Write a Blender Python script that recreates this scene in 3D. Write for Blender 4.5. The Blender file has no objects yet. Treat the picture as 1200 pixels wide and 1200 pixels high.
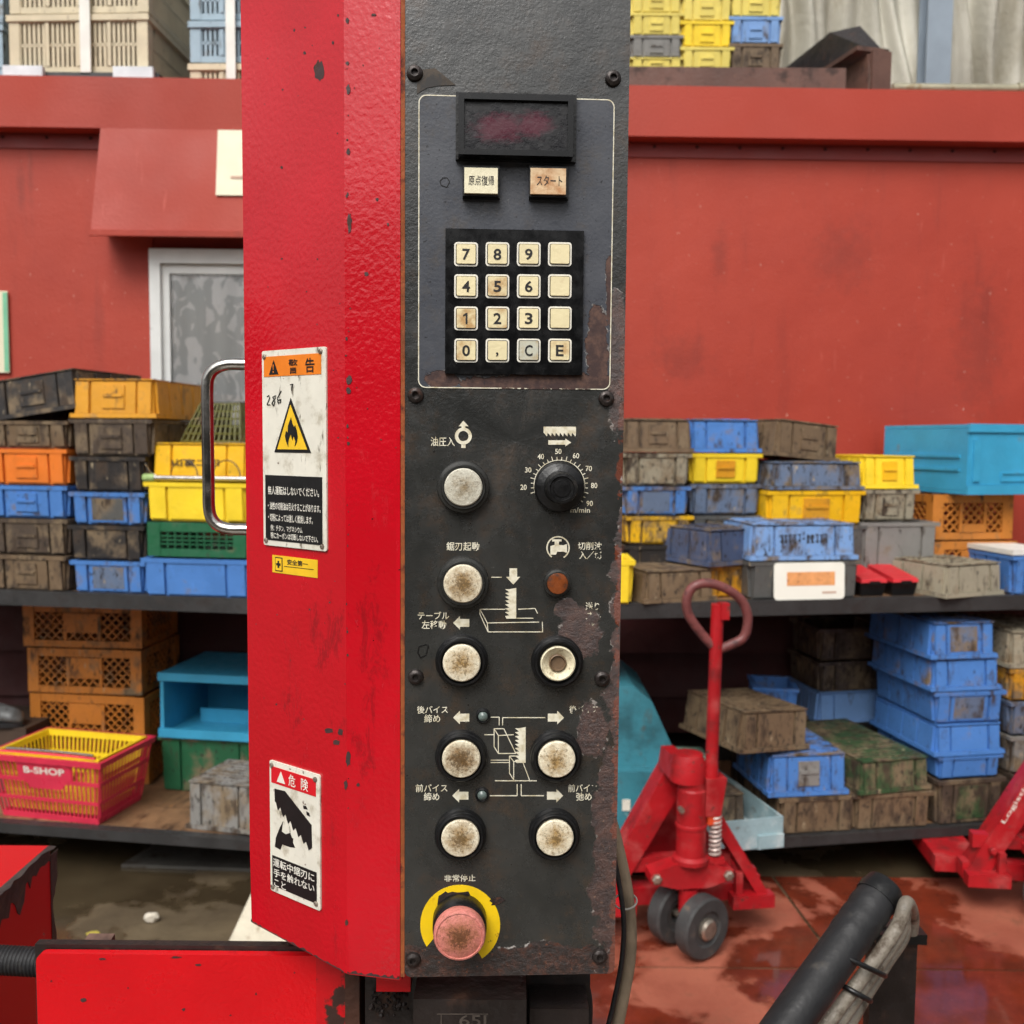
import bpy, bmesh, math, random
from mathutils import Vector, Matrix
random.seed(7)
S = bpy.context.scene
COL = S.collection
RAD = math.radians
# ---------------------------------------------------------------- camera, sky, sun, exposure
F = 1150.0; PITCH = RAD(4.1); ROLL = 0.0085; CH = 1.6
fwd = Vector((0, math.cos(PITCH), -math.sin(PITCH)))
_u = Vector((0, math.sin(PITCH), math.cos(PITCH)))
rt = Vector((1, 0, 0)) * math.cos(ROLL) + _u * math.sin(ROLL)
up = _u * math.cos(ROLL) - Vector((1, 0, 0)) * math.sin(ROLL)
CAM = Vector((0, 0, CH))
cd = bpy.data.cameras.new('camera'); cam = bpy.data.objects.new('camera', cd); COL.objects.link(cam)
cam.matrix_world = Matrix(((rt.x, up.x, -fwd.x, 0), (rt.y, up.y, -fwd.y, 0), (rt.z, up.z, -fwd.z, CH), (0, 0, 0, 1)))
cd.sensor_width = 36; cd.lens = 36 * F / 1200; cd.clip_start = 0.02; cd.clip_end = 500
cd.dof.use_dof = True; cd.dof.focus_distance = 0.585; cd.dof.aperture_fstop = 17.0
S.camera = cam
W = bpy.data.worlds.new('World'); S.world = W; W.use_nodes = True
SUN_EL, SUN_AZ = 50, 200          # azimuth measured clockwise from +Y (behind the camera, to its left)
wn = W.node_tree; bg = wn.nodes['Background']
sk = wn.nodes.new('ShaderNodeTexSky'); sk.sky_type = 'NISHITA'; sk.sun_disc = False
sk.sun_elevation = RAD(SUN_EL); sk.sun_rotation = RAD(SUN_AZ)
sk.air_density = 1.0; sk.dust_density = 6.0; sk.ozone_density = 1.0
hs = wn.nodes.new('ShaderNodeHueSaturation'); hs.inputs['Saturation'].default_value = 0.12   # cloud cover takes the blue out
wn.links.new(sk.outputs[0], hs.inputs['Color']); wn.links.new(hs.outputs[0], bg.inputs[0])
bg.inputs[1].default_value = 0.10
sl = bpy.data.lights.new('sun', 'SUN'); so = bpy.data.objects.new('sun', sl); COL.objects.link(so)
sl.energy = 1.5; sl.angle = RAD(36); sl.color = (1, .96, .9)
_sd = Vector((math.sin(RAD(SUN_AZ)) * math.cos(RAD(SUN_EL)), math.cos(RAD(SUN_AZ)) * math.cos(RAD(SUN_EL)), math.sin(RAD(SUN_EL))))
so.rotation_euler = _sd.to_track_quat('Z', 'Y').to_euler()
so.location = (0, -3, 8)
S.view_settings.view_transform = 'Standard'; S.view_settings.look = 'None'
S.view_settings.exposure = 0.44; S.view_settings.gamma = 1.0
S.view_settings.use_curve_mapping = False
S.cycles.max_bounces = 5; S.cycles.diffuse_bounces = 2; S.cycles.glossy_bounces = 3; S.cycles.use_denoising = True

# ---------------------------------------------------------------- pixel <-> place
def ray(px, py): return fwd + rt * ((px - 600) / F) - up * ((py - 600) / F)
def atY(px, py, Y):
    d = ray(px, py); return CAM + d * (Y / d.y)
def atZ(px, py, Z):
    d = ray(px, py); return CAM + d * ((Z - CH) / d.z)
def dep(p): return (Vector(p) - CAM).dot(fwd)
def proj(p):
    v = Vector(p) - CAM; D = v.dot(fwd)
    return 600 + F * v.dot(rt) / D, 600 - F * v.dot(up) / D
def xfor(px, Y, Z):                    # X of a point at depth Y, height Z that stands above pixel column px
    a = proj((0, Y, Z))[0]; b = proj((1, Y, Z))[0]
    return (px - a) / (b - a)
class Frame:                           # a vertical plane; local x runs right, z up, -y towards the viewer
    def __init__(s, O, yaw):
        s.M = Matrix.Translation(O) @ Matrix.Rotation(yaw, 4, 'Z'); s.I = s.M.inverted()
    def p(s, px, py, off=0.0):
        o = s.I @ CAM; d = s.I.to_3x3() @ ray(px, py); t = (-off - o.y) / d.y
        return o + d * t
    def uv(s, px, py, off=0.0):
        q = s.p(px, py, off); return q.x, q.z

# ---------------------------------------------------------------- materials
def lin(c): return c / 12.92 if c <= .04045 else ((c + .055) / 1.055) ** 2.4
def C(r, g, b): return (lin(r / 255), lin(g / 255), lin(b / 255), 1)
class NB:
    def __init__(s, name):
        s.m = bpy.data.materials.new(name); s.m.use_nodes = True; s.t = s.m.node_tree
        s.b = s.t.nodes['Principled BSDF']; s.out = s.t.nodes['Material Output']
        s._co = None
    def n(s, t, **kw):
        nd = s.t.nodes.new('ShaderNode' + t)
        for k, v in kw.items():
            if hasattr(nd, k): setattr(nd, k, v)
        return nd
    def set(s, sock, v):
        if hasattr(v, 'is_linked'): s.t.links.new(v, sock)
        else: sock.default_value = v
    def co(s, rnd=True):
        if s._co is None:
            tc = s.n('TexCoord'); s._co = tc.outputs['Object']
            if rnd:
                oi = s.n('ObjectInfo'); mu = s.n('VectorMath', operation='SCALE'); mu.inputs[0].default_value = (13.1, 7.7, 5.3)
                s.t.links.new(oi.outputs['Random'], mu.inputs['Scale'])
                ad = s.n('VectorMath', operation='ADD'); s.t.links.new(tc.outputs['Object'], ad.inputs[0]); s.t.links.new(mu.outputs[0], ad.inputs[1])
                s._co = ad.outputs[0]
        return s._co
    def mp(s, vec, scale):
        m = s.n('Mapping'); s.t.links.new(vec, m.inputs[0]); m.inputs['Scale'].default_value = scale; return m.outputs[0]
    def noise(s, scale, detail=4, rough=.55, vec=None, dist=0):
        nd = s.n('TexNoise'); nd.inputs['Scale'].default_value = scale; nd.inputs['Detail'].default_value = detail
        nd.inputs['Roughness'].default_value = rough; nd.inputs['Distortion'].default_value = dist
        s.t.links.new(vec if vec is not None else s.co(), nd.inputs['Vector']); return nd.outputs[0]
    def step(s, v, lo, hi):
        r = s.n('MapRange', interpolation_type='SMOOTHSTEP'); s.set(r.inputs[0], v)
        r.inputs[1].default_value = lo; r.inputs[2].default_value = hi; return r.outputs[0]
    def ma(s, op, a, b=0.0, clamp=False):
        m = s.n('Math', operation=op, use_clamp=clamp); s.set(m.inputs[0], a); s.set(m.inputs[1], b); return m.outputs[0]
    def mix(s, f, a, b):
        m = s.n('Mix', data_type='RGBA'); s.set(m.inputs[0], f); s.set(m.inputs[6], a); s.set(m.inputs[7], b); return m.outputs[2]
    def fmix(s, f, a, b):
        m = s.n('Mix', data_type='FLOAT'); s.set(m.inputs[0], f); s.set(m.inputs[2], a); s.set(m.inputs[3], b); return m.outputs[0]
    def bump(s, h, dist, strength=1.0, prev=None):
        b = s.n('Bump'); s.set(b.inputs['Height'], h); b.inputs['Distance'].default_value = dist; b.inputs['Strength'].default_value = strength
        if prev is not None: s.t.links.new(prev, b.inputs['Normal'])
        return b.outputs[0]
    def fin(s, col, rough, normal=None, metal=0.0, spec=.5, alpha=None, coat=0):
        s.set(s.b.inputs['Base Color'], col); s.set(s.b.inputs['Roughness'], rough); s.set(s.b.inputs['Metallic'], metal)
        s.b.inputs['Specular IOR Level'].default_value = spec
        if coat: s.b.inputs['Coat Weight'].default_value = coat; s.b.inputs['Coat Roughness'].default_value = .12
        if normal is not None: s.t.links.new(normal, s.b.inputs['Normal'])
        if alpha is not None: s.set(s.b.inputs['Alpha'], alpha)
        return s.m
    def xyz(s, vec=None):
        x = s.n('SeparateXYZ'); s.t.links.new(vec if vec is not None else s.co(False), x.inputs[0]); return x.outputs
    def blobs(s, L):                      # soft ellipses in local x,z: field = max(1 - dist)
        o = s.xyz(); f = None
        for cx, cz, rx, rz in L:
            a = s.ma('DIVIDE', s.ma('SUBTRACT', o[0], cx), rx); b = s.ma('DIVIDE', s.ma('SUBTRACT', o[2], cz), rz)
            d = s.ma('SUBTRACT', 1.0, s.ma('SQRT', s.ma('ADD', s.ma('MULTIPLY', a, a), s.ma('MULTIPLY', b, b))))
            f = d if f is None else s.ma('MAXIMUM', f, d)
        return f
def mul(c, k): return (c[0] * k, c[1] * k, c[2] * k, 1)
_cache = {}
def surf(name, col, rough=.5, var=.15, vs=6, layers=(), bmp=None, metal=0.0, spec=.5, edge=None, rnd=True, coat=0):
    """base colour with tone variation; layers = (colour, scale, lo, hi, roughness or None, stretch xyz); bmp = [(scale, dist, detail)]; edge = chips along edges (colour, radius, noise scale, lo, hi)"""
    if name in _cache: return _cache[name]
    b = NB(name); b.co(rnd)
    v = b.noise(vs, 5)
    c = b.mix(b.step(v, .3, .7), mul(col, 1 - var), mul(col, 1 + var))
    r = b.fmix(b.step(b.noise(vs * 3, 3), .3, .7), max(rough - .08, .03), min(rough + .08, 1))
    for (lc, sc, lo, hi, lr, st) in layers:
        vec = b.mp(b.co(), st) if st else None
        f = b.step(b.noise(sc, 6, .62, vec), lo, hi)
        c = b.mix(f, c, lc)
        if lr is not None: r = b.fmix(f, r, lr)
    nm = None
    for (sc, di, de) in (bmp or ()):
        nm = b.bump(b.noise(sc, de), di, 1.0, nm)
    if edge:
        ec, er, es, lo, hi = edge
        bv = b.n('Bevel', samples=6); bv.inputs[0].default_value = er
        ge = b.n('NewGeometry'); dt = b.n('VectorMath', operation='DOT_PRODUCT')
        b.t.links.new(bv.outputs[0], dt.inputs[0]); b.t.links.new(ge.outputs['Normal'], dt.inputs[1])
        e = b.ma('SUBTRACT', 1.0, dt.outputs['Value'])
        f = b.step(b.ma('ADD', b.ma('MULTIPLY', e, 2.2), b.noise(es, 4)), lo, hi)
        c = b.mix(f, c, ec); r = b.fmix(f, r, .75)
    _cache[name] = b.fin(c, r, nm, metal, spec, coat=coat)
    return _cache[name]

# ---------------------------------------------------------------- mesh helpers
WM = {}
def wm(o): return WM[o.name]
def empty(name, M, label=None, cat=None, group=None):
    o = bpy.data.objects.new(name, None); COL.objects.link(o); o.empty_display_size = .05
    o.matrix_world = M; WM[o.name] = M.copy()
    if label: tag(o, label, cat, group)
    return o
def tag(o, label, cat, group=None):
    o['label'] = label; o['category'] = cat
    if group: o['group'] = group
    return o
def link_mesh(name, me, parent=None, M=None):
    o = bpy.data.objects.new(name, me); COL.objects.link(o)
    M = M if M is not None else (wm(parent) if parent else Matrix())
    WM[o.name] = M.copy()
    if parent:
        o.parent = parent; o.matrix_local = wm(parent).inverted() @ M
    else: o.matrix_world = M
    return o
def fin(name, bm, mat, parent=None, M=None, bevel=0, seg=2, smooth=35, kind=None):
    if bevel:
        es = [e for e in bm.edges if len(e.link_faces) == 2 and e.calc_face_angle(0) > RAD(25)]
        bmesh.ops.bevel(bm, geom=es, offset=bevel, segments=seg, profile=.5, affect='EDGES', clamp_overlap=True)
    bmesh.ops.recalc_face_normals(bm, faces=bm.faces)
    me = bpy.data.meshes.new(name); bm.to_mesh(me); bm.free()
    if smooth:
        me.polygons.foreach_set('use_smooth', [True] * len(me.polygons)); me.set_sharp_from_angle(angle=RAD(smooth))
    me.materials.append(mat)
    o = link_mesh(name, me, parent, M)
    if kind: o['kind'] = kind
    return o
def box(bm, x0, x1, y0, y1, z0, z1):
    v = [bm.verts.new(p) for p in ((x0, y0, z0), (x1, y0, z0), (x1, y1, z0), (x0, y1, z0), (x0, y0, z1), (x1, y0, z1), (x1, y1, z1), (x0, y1, z1))]
    for f in ((0, 3, 2, 1), (4, 5, 6, 7), (0, 1, 5, 4), (1, 2, 6, 5), (2, 3, 7, 6), (3, 0, 4, 7)): bm.faces.new([v[i] for i in f])
def hexa(bm, P):
    v = [bm.verts.new(p) for p in P]
    for f in ((0, 3, 2, 1), (4, 5, 6, 7), (0, 1, 5, 4), (1, 2, 6, 5), (2, 3, 7, 6), (3, 0, 4, 7)): bm.faces.new([v[i] for i in f])
def prism(bm, pts, y0, y1):             # polygon in x,z extruded along y
    a = [bm.verts.new((x, y0, z)) for x, z in pts]; b = [bm.verts.new((x, y1, z)) for x, z in pts]
    bm.faces.new(a); bm.faces.new(b[::-1])
    for i in range(len(a)):
        j = (i + 1) % len(a); bm.faces.new((a[j], a[i], b[i], b[j]))
def prismz(bm, pts, z0, z1):
    a = [bm.verts.new((x, y, z0)) for x, y in pts]; b = [bm.verts.new((x, y, z1)) for x, y in pts]
    bm.faces.new(a[::-1]); bm.faces.new(b)
    for i in range(len(a)):
        j = (i + 1) % len(a); bm.faces.new((a[i], a[j], b[j], b[i]))
def lathe(bm, prof, seg=40, axis='y', c=(0, 0, 0)):   # prof = (radius, height towards the viewer)
    rings = []
    for r, h in prof:
        ring = []
        for k in range(seg if r > 1e-6 else 1):
            a = 2 * math.pi * k / seg; u, v = r * math.cos(a), r * math.sin(a)
            p = {'y': (u, -h, v), 'z': (u, v, h), 'x': (h, u, v)}[axis]
            ring.append(bm.verts.new((p[0] + c[0], p[1] + c[1], p[2] + c[2])))
        rings.append(ring)
    for A, B in zip(rings, rings[1:]):
        n = max(len(A), len(B))
        for k in range(n):
            l = (k + 1) % n
            f = [A[k % len(A)], A[l % len(A)], B[l % len(B)], B[k % len(B)]]
            f = list(dict.fromkeys(f))
            if len(f) > 2:
                try: bm.faces.new(f)
                except ValueError: pass
def smooth_path(pts, n=8):
    P = [Vector(p) for p in pts]; out = []
    for i in range(len(P) - 1):
        a, b, c, d = P[max(i - 1, 0)], P[i], P[i + 1], P[min(i + 2, len(P) - 1)]
        for k in range(n):
            t = k / n
            out.append(.5 * ((2 * b) + (c - a) * t + (2 * a - 5 * b + 4 * c - d) * t * t + (3 * b - a - 3 * c + d) * t ** 3))
    out.append(P[-1]); return out
def tube(bm, pts, r, seg=12, cap=True, rfun=None):
    P = [Vector(p) for p in pts]; rings = []; ref = None
    for i, p in enumerate(P):
        t = (P[min(i + 1, len(P) - 1)] - P[max(i - 1, 0)]).normalized()
        if ref is None:
            ref = t.orthogonal().normalized()
        ref = (ref - t * ref.dot(t)).normalized(); b = t.cross(ref)
        rr = rfun(i, len(P)) if rfun else r
        rings.append([bm.verts.new(p + (ref * math.cos(2 * math.pi * k / seg) + b * math.sin(2 * math.pi * k / seg)) * rr) for k in range(seg)])
    for A, B in zip(rings, rings[1:]):
        for k in range(seg): bm.faces.new((A[k], A[(k + 1) % seg], B[(k + 1) % seg], B[k]))
    if cap: bm.faces.new(rings[0][::-1]); bm.faces.new(rings[-1])
def rrect(x0, x1, z0, z1, r, n=5):
    out = []
    for cx, cz, a0 in ((x1 - r, z1 - r, 0), (x0 + r, z1 - r, 90), (x0 + r, z0 + r, 180), (x1 - r, z0 + r, 270)):
        for k in range(n + 1):
            a = RAD(a0 + 90 * k / n); out.append((cx + r * math.cos(a), cz + r * math.sin(a)))
    return out
def ringplate(bm, outer, inner, y0, y1):   # two outlines of the same count -> a frame
    n = len(outer); V = []
    for pts, y in ((outer, y0), (outer, y1), (inner, y1), (inner, y0)): V.append([bm.verts.new((x, y, z)) for x, z in pts])
    for k in range(n):
        l = (k + 1) % n
        for i in range(4):
            A, B = V[i], V[(i + 1) % 4]; bm.faces.new((A[k], A[l], B[l], B[k]))
def text_mesh(body, x0, z0, x1, z1, y, bold=0.0, th=.00012, shear=0):
    cu = bpy.data.curves.new('t', 'FONT'); cu.body = body; cu.size = 1; cu.resolution_u = 3; cu.offset = bold; cu.shear = shear
    o = bpy.data.objects.new('t', cu); COL.objects.link(o)
    me = bpy.data.meshes.new_from_object(o); bpy.data.objects.remove(o); bpy.data.curves.remove(cu)
    bm = bmesh.new(); bm.from_mesh(me); bpy.data.meshes.remove(me)
    xs = [v.co.x for v in bm.verts]; ys = [v.co.y for v in bm.verts]
    a, b, c, d = min(xs), max(xs), min(ys), max(ys)
    for v in bm.verts:
        v.co = Vector((x0 + (v.co.x - a) / max(b - a, 1e-6) * (x1 - x0), y, z0 + (v.co.y - c) / max(d - c, 1e-6) * (z1 - z0)))
    return bm
def ftext(body, fr, bb, off, mat, parent, name='lettering', bold=.012):
    x0, z0 = fr.uv(bb[0], bb[3], off); x1, z1 = fr.uv(bb[2], bb[1], off)
    return fin(name, text_mesh(body, x0, z0, x1, z1, -off, bold), mat, parent, fr.M, smooth=0)
def fpoly(fr, polys, off, mat, parent, name, th=.00015):
    bm = bmesh.new()
    for i, P in enumerate(polys):
        q = [fr.uv(x, y, off) for x, y in P]
        prism(bm, q, -off - i * 5e-6, -off + th)
    return fin(name, bm, mat, parent, fr.M, smooth=0)
def stroke(pts, w):                    # a pixel polyline -> quads of width w pixels
    out = []
    for (x0, y0), (x1, y1) in zip(pts, pts[1:]):
        dx, dy = x1 - x0, y1 - y0; L = math.hypot(dx, dy) or 1; nx, ny = -dy / L * w / 2, dx / L * w / 2
        out.append([(x0 + nx, y0 + ny), (x1 + nx, y1 + ny), (x1 - nx, y1 - ny), (x0 - nx, y0 - ny)])
    return out
def blobpoly(cx, cy, rx, ry, n=14, j=.35, rs=None):
    rs = rs or random
    return [(cx + rx * math.cos(2 * math.pi * k / n) * (1 + rs.uniform(-j, j)), cy + ry * math.sin(2 * math.pi * k / n) * (1 + rs.uniform(-j, j))) for k in range(n)]
# ================================================================ THE MACHINE (band saw column with its control panel)
O = atY(605, 518, .59)
PF = Frame(O, RAD(2.8))
_l = PF.p(472, 600, -.004)
FF = Frame(PF.M @ _l, RAD(-13))                    # the narrow red facet beside the panel
_k = FF.p(405, 600)
SF = Frame(FF.M @ _k, RAD(-37))                    # the wide red side face with the signs
mach = empty('band_saw_machine', Matrix.Translation((O.x, O.y + .08, 0)), 'red band saw machine column with grey control panel and warning signs', 'machine')

RUST = C(70, 40, 26); RUSTD = C(38, 24, 18)
red_b = NB('red_machine_paint'); b = red_b; b.co(False)
c = b.mix(b.step(b.noise(9, 4), .3, .7), C(184, 3, 22), C(198, 5, 28))
def WB(fr, px, py, rx, ry):
    q = fr.M @ fr.p(px, py); return (q.x, q.z, rx * .00051, ry * .00051)
sb = b.blobs([WB(FF, 436, 760, 34, 170), WB(SF, 382, 740, 46, 80), WB(SF, 350, 560, 40, 120), WB(FF, 425, 880, 30, 70), WB(SF, 395, 860, 26, 40), WB(SF, 345, 830, 30, 60)])
sn = b.noise(120, 9, .8, b.mp(b.co(), (1, 1, .35)), .6)
sb2 = b.step(b.ma('ADD', b.ma('MULTIPLY', b.step(sb, -.2, .9), .20), sn), .64, .76)
smg = b.step(b.noise(55, 8, .7, b.mp(b.co(), (1, 1, .35))), .56, .80)
zm = b.step(b.xyz()[2], O.z - .30, O.z - .10)
smg2 = b.ma('MULTIPLY', smg, b.ma('SUBTRACT', .62, b.ma('MULTIPLY', b.step(b.xyz()[2], O.z - .17, O.z - .02), .5)))
c = b.mix(b.ma('MULTIPLY', smg2, .7), c, C(70, 5, 12))
c = b.mix(b.ma('MULTIPLY', sb2, .42), c, C(70, 8, 14))
ch = b.step(b.noise(240, 3), .745, .76)
c = b.mix(ch, c, C(52, 20, 20))
nm = b.bump(b.noise(330, 2, .4), .0006, .55)
nm = b.bump(b.noise(9, 3), .004, .3, nm)
RED = b.fin(c, b.fmix(smg, .22, .5), nm, spec=.6, coat=.3)
RED2 = surf('red_sheet_paint', C(208, 4, 18), .34, .06, 12, [(C(150, 4, 14), 30, .62, .75, .5, None), (C(60, 25, 20), 160, .72, .73, .8, None)], [(300, .0004, 2)])
CHIP = surf('bare_dark_metal', C(64, 44, 44), .6, .25, 60, [(RUST, 90, .5, .7, .8, None)], [(200, .0006, 4)])
BLACKP = surf('black_plastic', C(17, 17, 18), .36, .2, 40, [(C(58, 52, 46), 90, .6, .85, .6, None)], [(300, .0003, 3)])
BLACKG = surf('black_gloss', C(14, 14, 15), .22, .2, 40, [(C(60, 58, 55), 120, .66, .8, .5, None)])
RUBBER = surf('black_rubber', C(28, 28, 30), .55, .2, 30, [(C(75, 70, 64), 60, .58, .8, .8, None)], [(150, .0006, 4)])
SCREW = surf('oily_black_steel', C(52, 46, 44), .35, .3, 80, [(RUST, 120, .55, .75, .8, None)], [(400, .0004, 3)], metal=.5)
STEEL = surf('brushed_stainless', C(196, 192, 186), .2, .08, 20, [(C(120, 112, 104), 40, .6, .8, .35, None)], [(300, .00015, 2)], metal=1.0)
GREASE = surf('greasy_dark_iron', C(34, 27, 25), .42, .4, 20, [(C(74, 48, 34), 26, .56, .75, .8, None), (C(120, 92, 70), 70, .7, .8, .9, None)], [(120, .0012, 5)])
ORUST = surf('orange_rust_edge', C(150, 78, 36), .8, .35, 60, [(C(70, 30, 22), 60, .5, .7, .9, None)], [(200, .0006, 4)])
CREAM = C(236, 230, 210)

# ---- housing: a folded sheet column
def W_(fr, px, py, off=0): return fr.M @ fr.p(px, py, off)
def col_pt(fr, px): q = W_(fr, px, 600); return (q.x, q.y)
a0 = col_pt(FF, 471.0); a1 = col_pt(FF, 405); a2 = col_pt(SF, 288.5)
ztop = O.z + .40
zb0 = W_(FF, 470, 1149).z; zb1 = W_(FF, 404, 1141).z; zb2 = W_(SF, 293, 1080).z
a3 = (a2[0] + .02, a2[1] + .14); a4 = (a0[0] + .02, a2[1] + .14)
bm = bmesh.new()
N = 14
bot = [(a0, zb0), (a1, zb1), (a2, zb2), (a3, zb2), (a4, zb0)]
rows = []
for k in range(N + 1):
    rows.append([bm.verts.new((p[0], p[1], z + (ztop - z) * k / N)) for p, z in bot])
for A, B in zip(rows, rows[1:]):
    for i in range(5): bm.faces.new((A[i], A[(i + 1) % 5], B[(i + 1) % 5], B[i]))
bm.faces.new(rows[0][::-1]); bm.faces.new(rows[-1])
rootI = wm(mach).inverted()
for v in bm.verts: v.co = v.co
vert = [e for e in bm.edges if abs((e.verts[0].co - e.verts[1].co).normalized().z) > .95]
bmesh.ops.bevel(bm, geom=vert, offset=.0022, segments=3, profile=.5, affect='EDGES')
housing = fin('housing', bm, RED, mach, Matrix(), smooth=50)
# right-hand box behind the plate
bm = bmesh.new()
xr0 = PF.uv(480, 600)[0]; xr1 = PF.uv(736, 60)[0] - .001
box(bm, xr0, xr1, .0032, .10, PF.uv(600, 1139)[1], .40)
rear_box = fin('rear_housing', bm, surf('rusty_red_box', C(130, 24, 26), .5, .3, 20, [(C(70, 34, 24), 30, .45, .65, .8, None), (C(170, 80, 36), 60, .66, .78, .9, None)], [(200, .0006, 4)]), mach, PF.M, bevel=.002)
# seam strip between facet and plate (rust-edged sheet)
bm = bmesh.new(); x0 = PF.uv(469.5, 600)[0]; box(bm, x0, PF.uv(474.2, 600)[0], .0012, .02, PF.uv(472, 1146)[1], .40)
fin('edge_strip', bm, ORUST, mach, PF.M)

bm = bmesh.new(); f0, f1 = FF.uv(464.5, 600, .001)[0], FF.uv(469.2, 600, .001)[0]; zl0 = FF.uv(467, 1144, .001)[1]
box(bm, f0, f1, -.0012, .0, zl0, ztop - (FF.M @ Vector((0, 0, 0))).z - .002); fin('folded_lip', bm, RED, mach, FF.M, bevel=.0005)
# ---- panel plate
PX0, PX1 = PF.uv(474.6, 600)[0], PF.uv(738, 60)[0]
PZ0, PZ1 = PF.uv(600, 1143)[1], .40
u = lambda x, y: PF.uv(x, y)
def BL(px, py, rx, ry):
    x, z = u(px, py); k = .00051; return (x, z, rx * k, ry * k)
b = NB('panel_grey_paint'); b.co(False)
c = b.mix(b.step(b.noise(22, 6, .65), .25, .75), C(36, 37, 36), C(56, 56, 54))
c = b.mix(b.ma('MULTIPLY', b.step(b.noise(38, 8, .75), .48, .72), .6), c, C(78, 60, 44))
scr = b.step(b.noise(90, 6, .8, b.mp(b.co(), (1, 1, 3.2)), 1.2), .68, .72)
c = b.mix(b.ma('MULTIPLY', scr, .5), c, C(128, 122, 112))
spk = b.step(b.noise(420, 3, .6), .655, .70)
c = b.mix(spk, c, C(28, 26, 25))
fld = b.blobs([BL(746, 800, 50, 420), BL(682, 742, 42, 54), BL(716, 1000, 34, 220), BL(665, 715, 26, 22), BL(722, 420, 22, 120), BL(694, 860, 32, 50)])
nz = b.noise(48, 8, .68)
rf = b.step(b.ma('ADD', fld, b.ma('MULTIPLY', b.ma('SUBTRACT', nz, .5), 1.5)), .30, .40)
brown = b.mix(b.step(b.noise(110, 6, .7), .35, .7), C(50, 35, 33), C(86, 58, 49))
brown = b.mix(b.step(b.noise(260, 4, .7), .58, .72), brown, C(132, 98, 78))
c = b.mix(rf, c, brown)
o_ = b.xyz()
bsum = b.ma('ADD', b.ma('ADD', b.step(o_[2], u(600, 1072)[1], PZ0), b.ma('MULTIPLY', b.ma('SUBTRACT', b.noise(22, 3, .5), .5), .9)), b.ma('MULTIPLY', b.ma('SUBTRACT', b.noise(130, 7, .7), .5), .5))
bf = b.step(bsum, .54, .57)
rust = b.mix(b.step(b.noise(110, 7, .75), .44, .66), C(30, 19, 15), C(80, 42, 25))
rust = b.mix(b.step(b.noise(300, 4, .6), .6, .72), rust, C(122, 66, 34))
c = b.mix(bf, c, rust)
edge_o = b.step(b.ma('ADD', b.step(o_[0], PX1 - .010, PX1 - .001), b.ma('MULTIPLY', b.ma('SUBTRACT', b.noise(70, 7, .7), .5), 2.4)), .9, 1.0)
edge_o = b.ma('MULTIPLY', edge_o, b.step(o_[2], u(600, 300)[1], u(600, 620)[1]))
c = b.mix(edge_o, c, C(108, 54, 36))
fl = b.ma('MULTIPLY', b.step(b.ma('ABSOLUTE', b.ma('SUBTRACT', b.ma('ADD', fld, b.ma('MULTIPLY', b.ma('SUBTRACT', nz, .5), 1.5)), .33)), .035, .0), b.step(b.noise(150, 3), .54, .6))
c = b.mix(fl, c, C(160, 152, 146))
fl2 = b.ma('MULTIPLY', b.step(b.ma('ABSOLUTE', b.ma('SUBTRACT', bsum, .545)), .05, .0), b.step(b.noise(120, 3), .55, .62))
c = b.mix(fl2, c, C(175, 170, 165))
nm = b.bump(b.noise(520, 3, .6), .0005, .28)
nm = b.bump(b.noise(120, 5, .7), .0008, .3, nm)
nm = b.bump(b.ma('SUBTRACT', 1.0, b.ma('MAXIMUM', rf, bf)), .0006, .8, nm)
nm = b.bump(b.ma('MULTIPLY', b.noise(210, 6, .75), b.ma('ADD', b.ma('MAXIMUM', rf, bf), .12)), .0016, .8, nm)
PANEL = b.fin(c, b.fmix(b.ma('MAXIMUM', rf, bf), b.fmix(b.step(b.noise(35, 6, .7), .3, .7), .15, .34), b.fmix(nz, .3, .75)), nm, spec=1.0)
bm = bmesh.new()
prism(bm, rrect(PX0, PX1, PZ0, PZ1, .004), 0, .003)
plate = fin('panel_plate', bm, PANEL, mach, PF.M, bevel=.0006)
DK = surf('bare_panel_rust', C(44, 32, 30), .6, .4, 60, [(C(96, 58, 40), 150, .55, .7, .8, None)], [(260, .0008, 4)])

# ---- decal field with its white border
b = NB('decal_blue_grey'); b.co(False)
c = b.mix(b.step(b.noise(26, 6, .65), .25, .75), C(60, 63, 71), C(82, 84, 90))
c = b.mix(b.ma('MULTIPLY', b.step(b.noise(34, 8, .75), .5, .74), .55), c, C(86, 74, 58))
scr = b.step(b.noise(80, 6, .8, b.mp(b.co(), (3, 1, 1)), 1.5), .67, .71)
c = b.mix(b.ma('MULTIPLY', scr, .5), c, C(150, 150, 150))
c = b.mix(b.step(b.noise(380, 3, .6), .66, .70), c, C(36, 36, 40))
f2 = b.blobs([BL(640, 452, 130, 20), BL(700, 405, 18, 70), BL(520, 445, 26, 14), BL(716, 340, 9, 60)])
nz = b.noise(70, 8, .7)
g2 = b.ma('ADD', f2, b.ma('MULTIPLY', b.ma('SUBTRACT', nz, .5), 1.5))
rf = b.step(g2, .22, .28)
c = b.mix(rf, c, b.mix(b.step(b.noise(140, 6, .7), .4, .7), C(58, 38, 36), C(98, 70, 58)))
fl = b.ma('MULTIPLY', b.step(b.ma('ABSOLUTE', b.ma('SUBTRACT', g2, .22)), .05, .0), b.step(b.noise(160, 3), .52, .58))
c = b.mix(fl, c, C(150, 146, 142))
nm = b.bump(b.noise(480, 3, .6), .0005, .3)
nm = b.bump(b.ma('SUBTRACT', 1.0, rf), .0005, .8, nm)
DECAL = b.fin(c, b.fmix(rf, b.fmix(b.step(b.noise(40, 5), .3, .7), .25, .4), .6), nm)
D = (490.5, 717.0, 111.0, 457.0)
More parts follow.
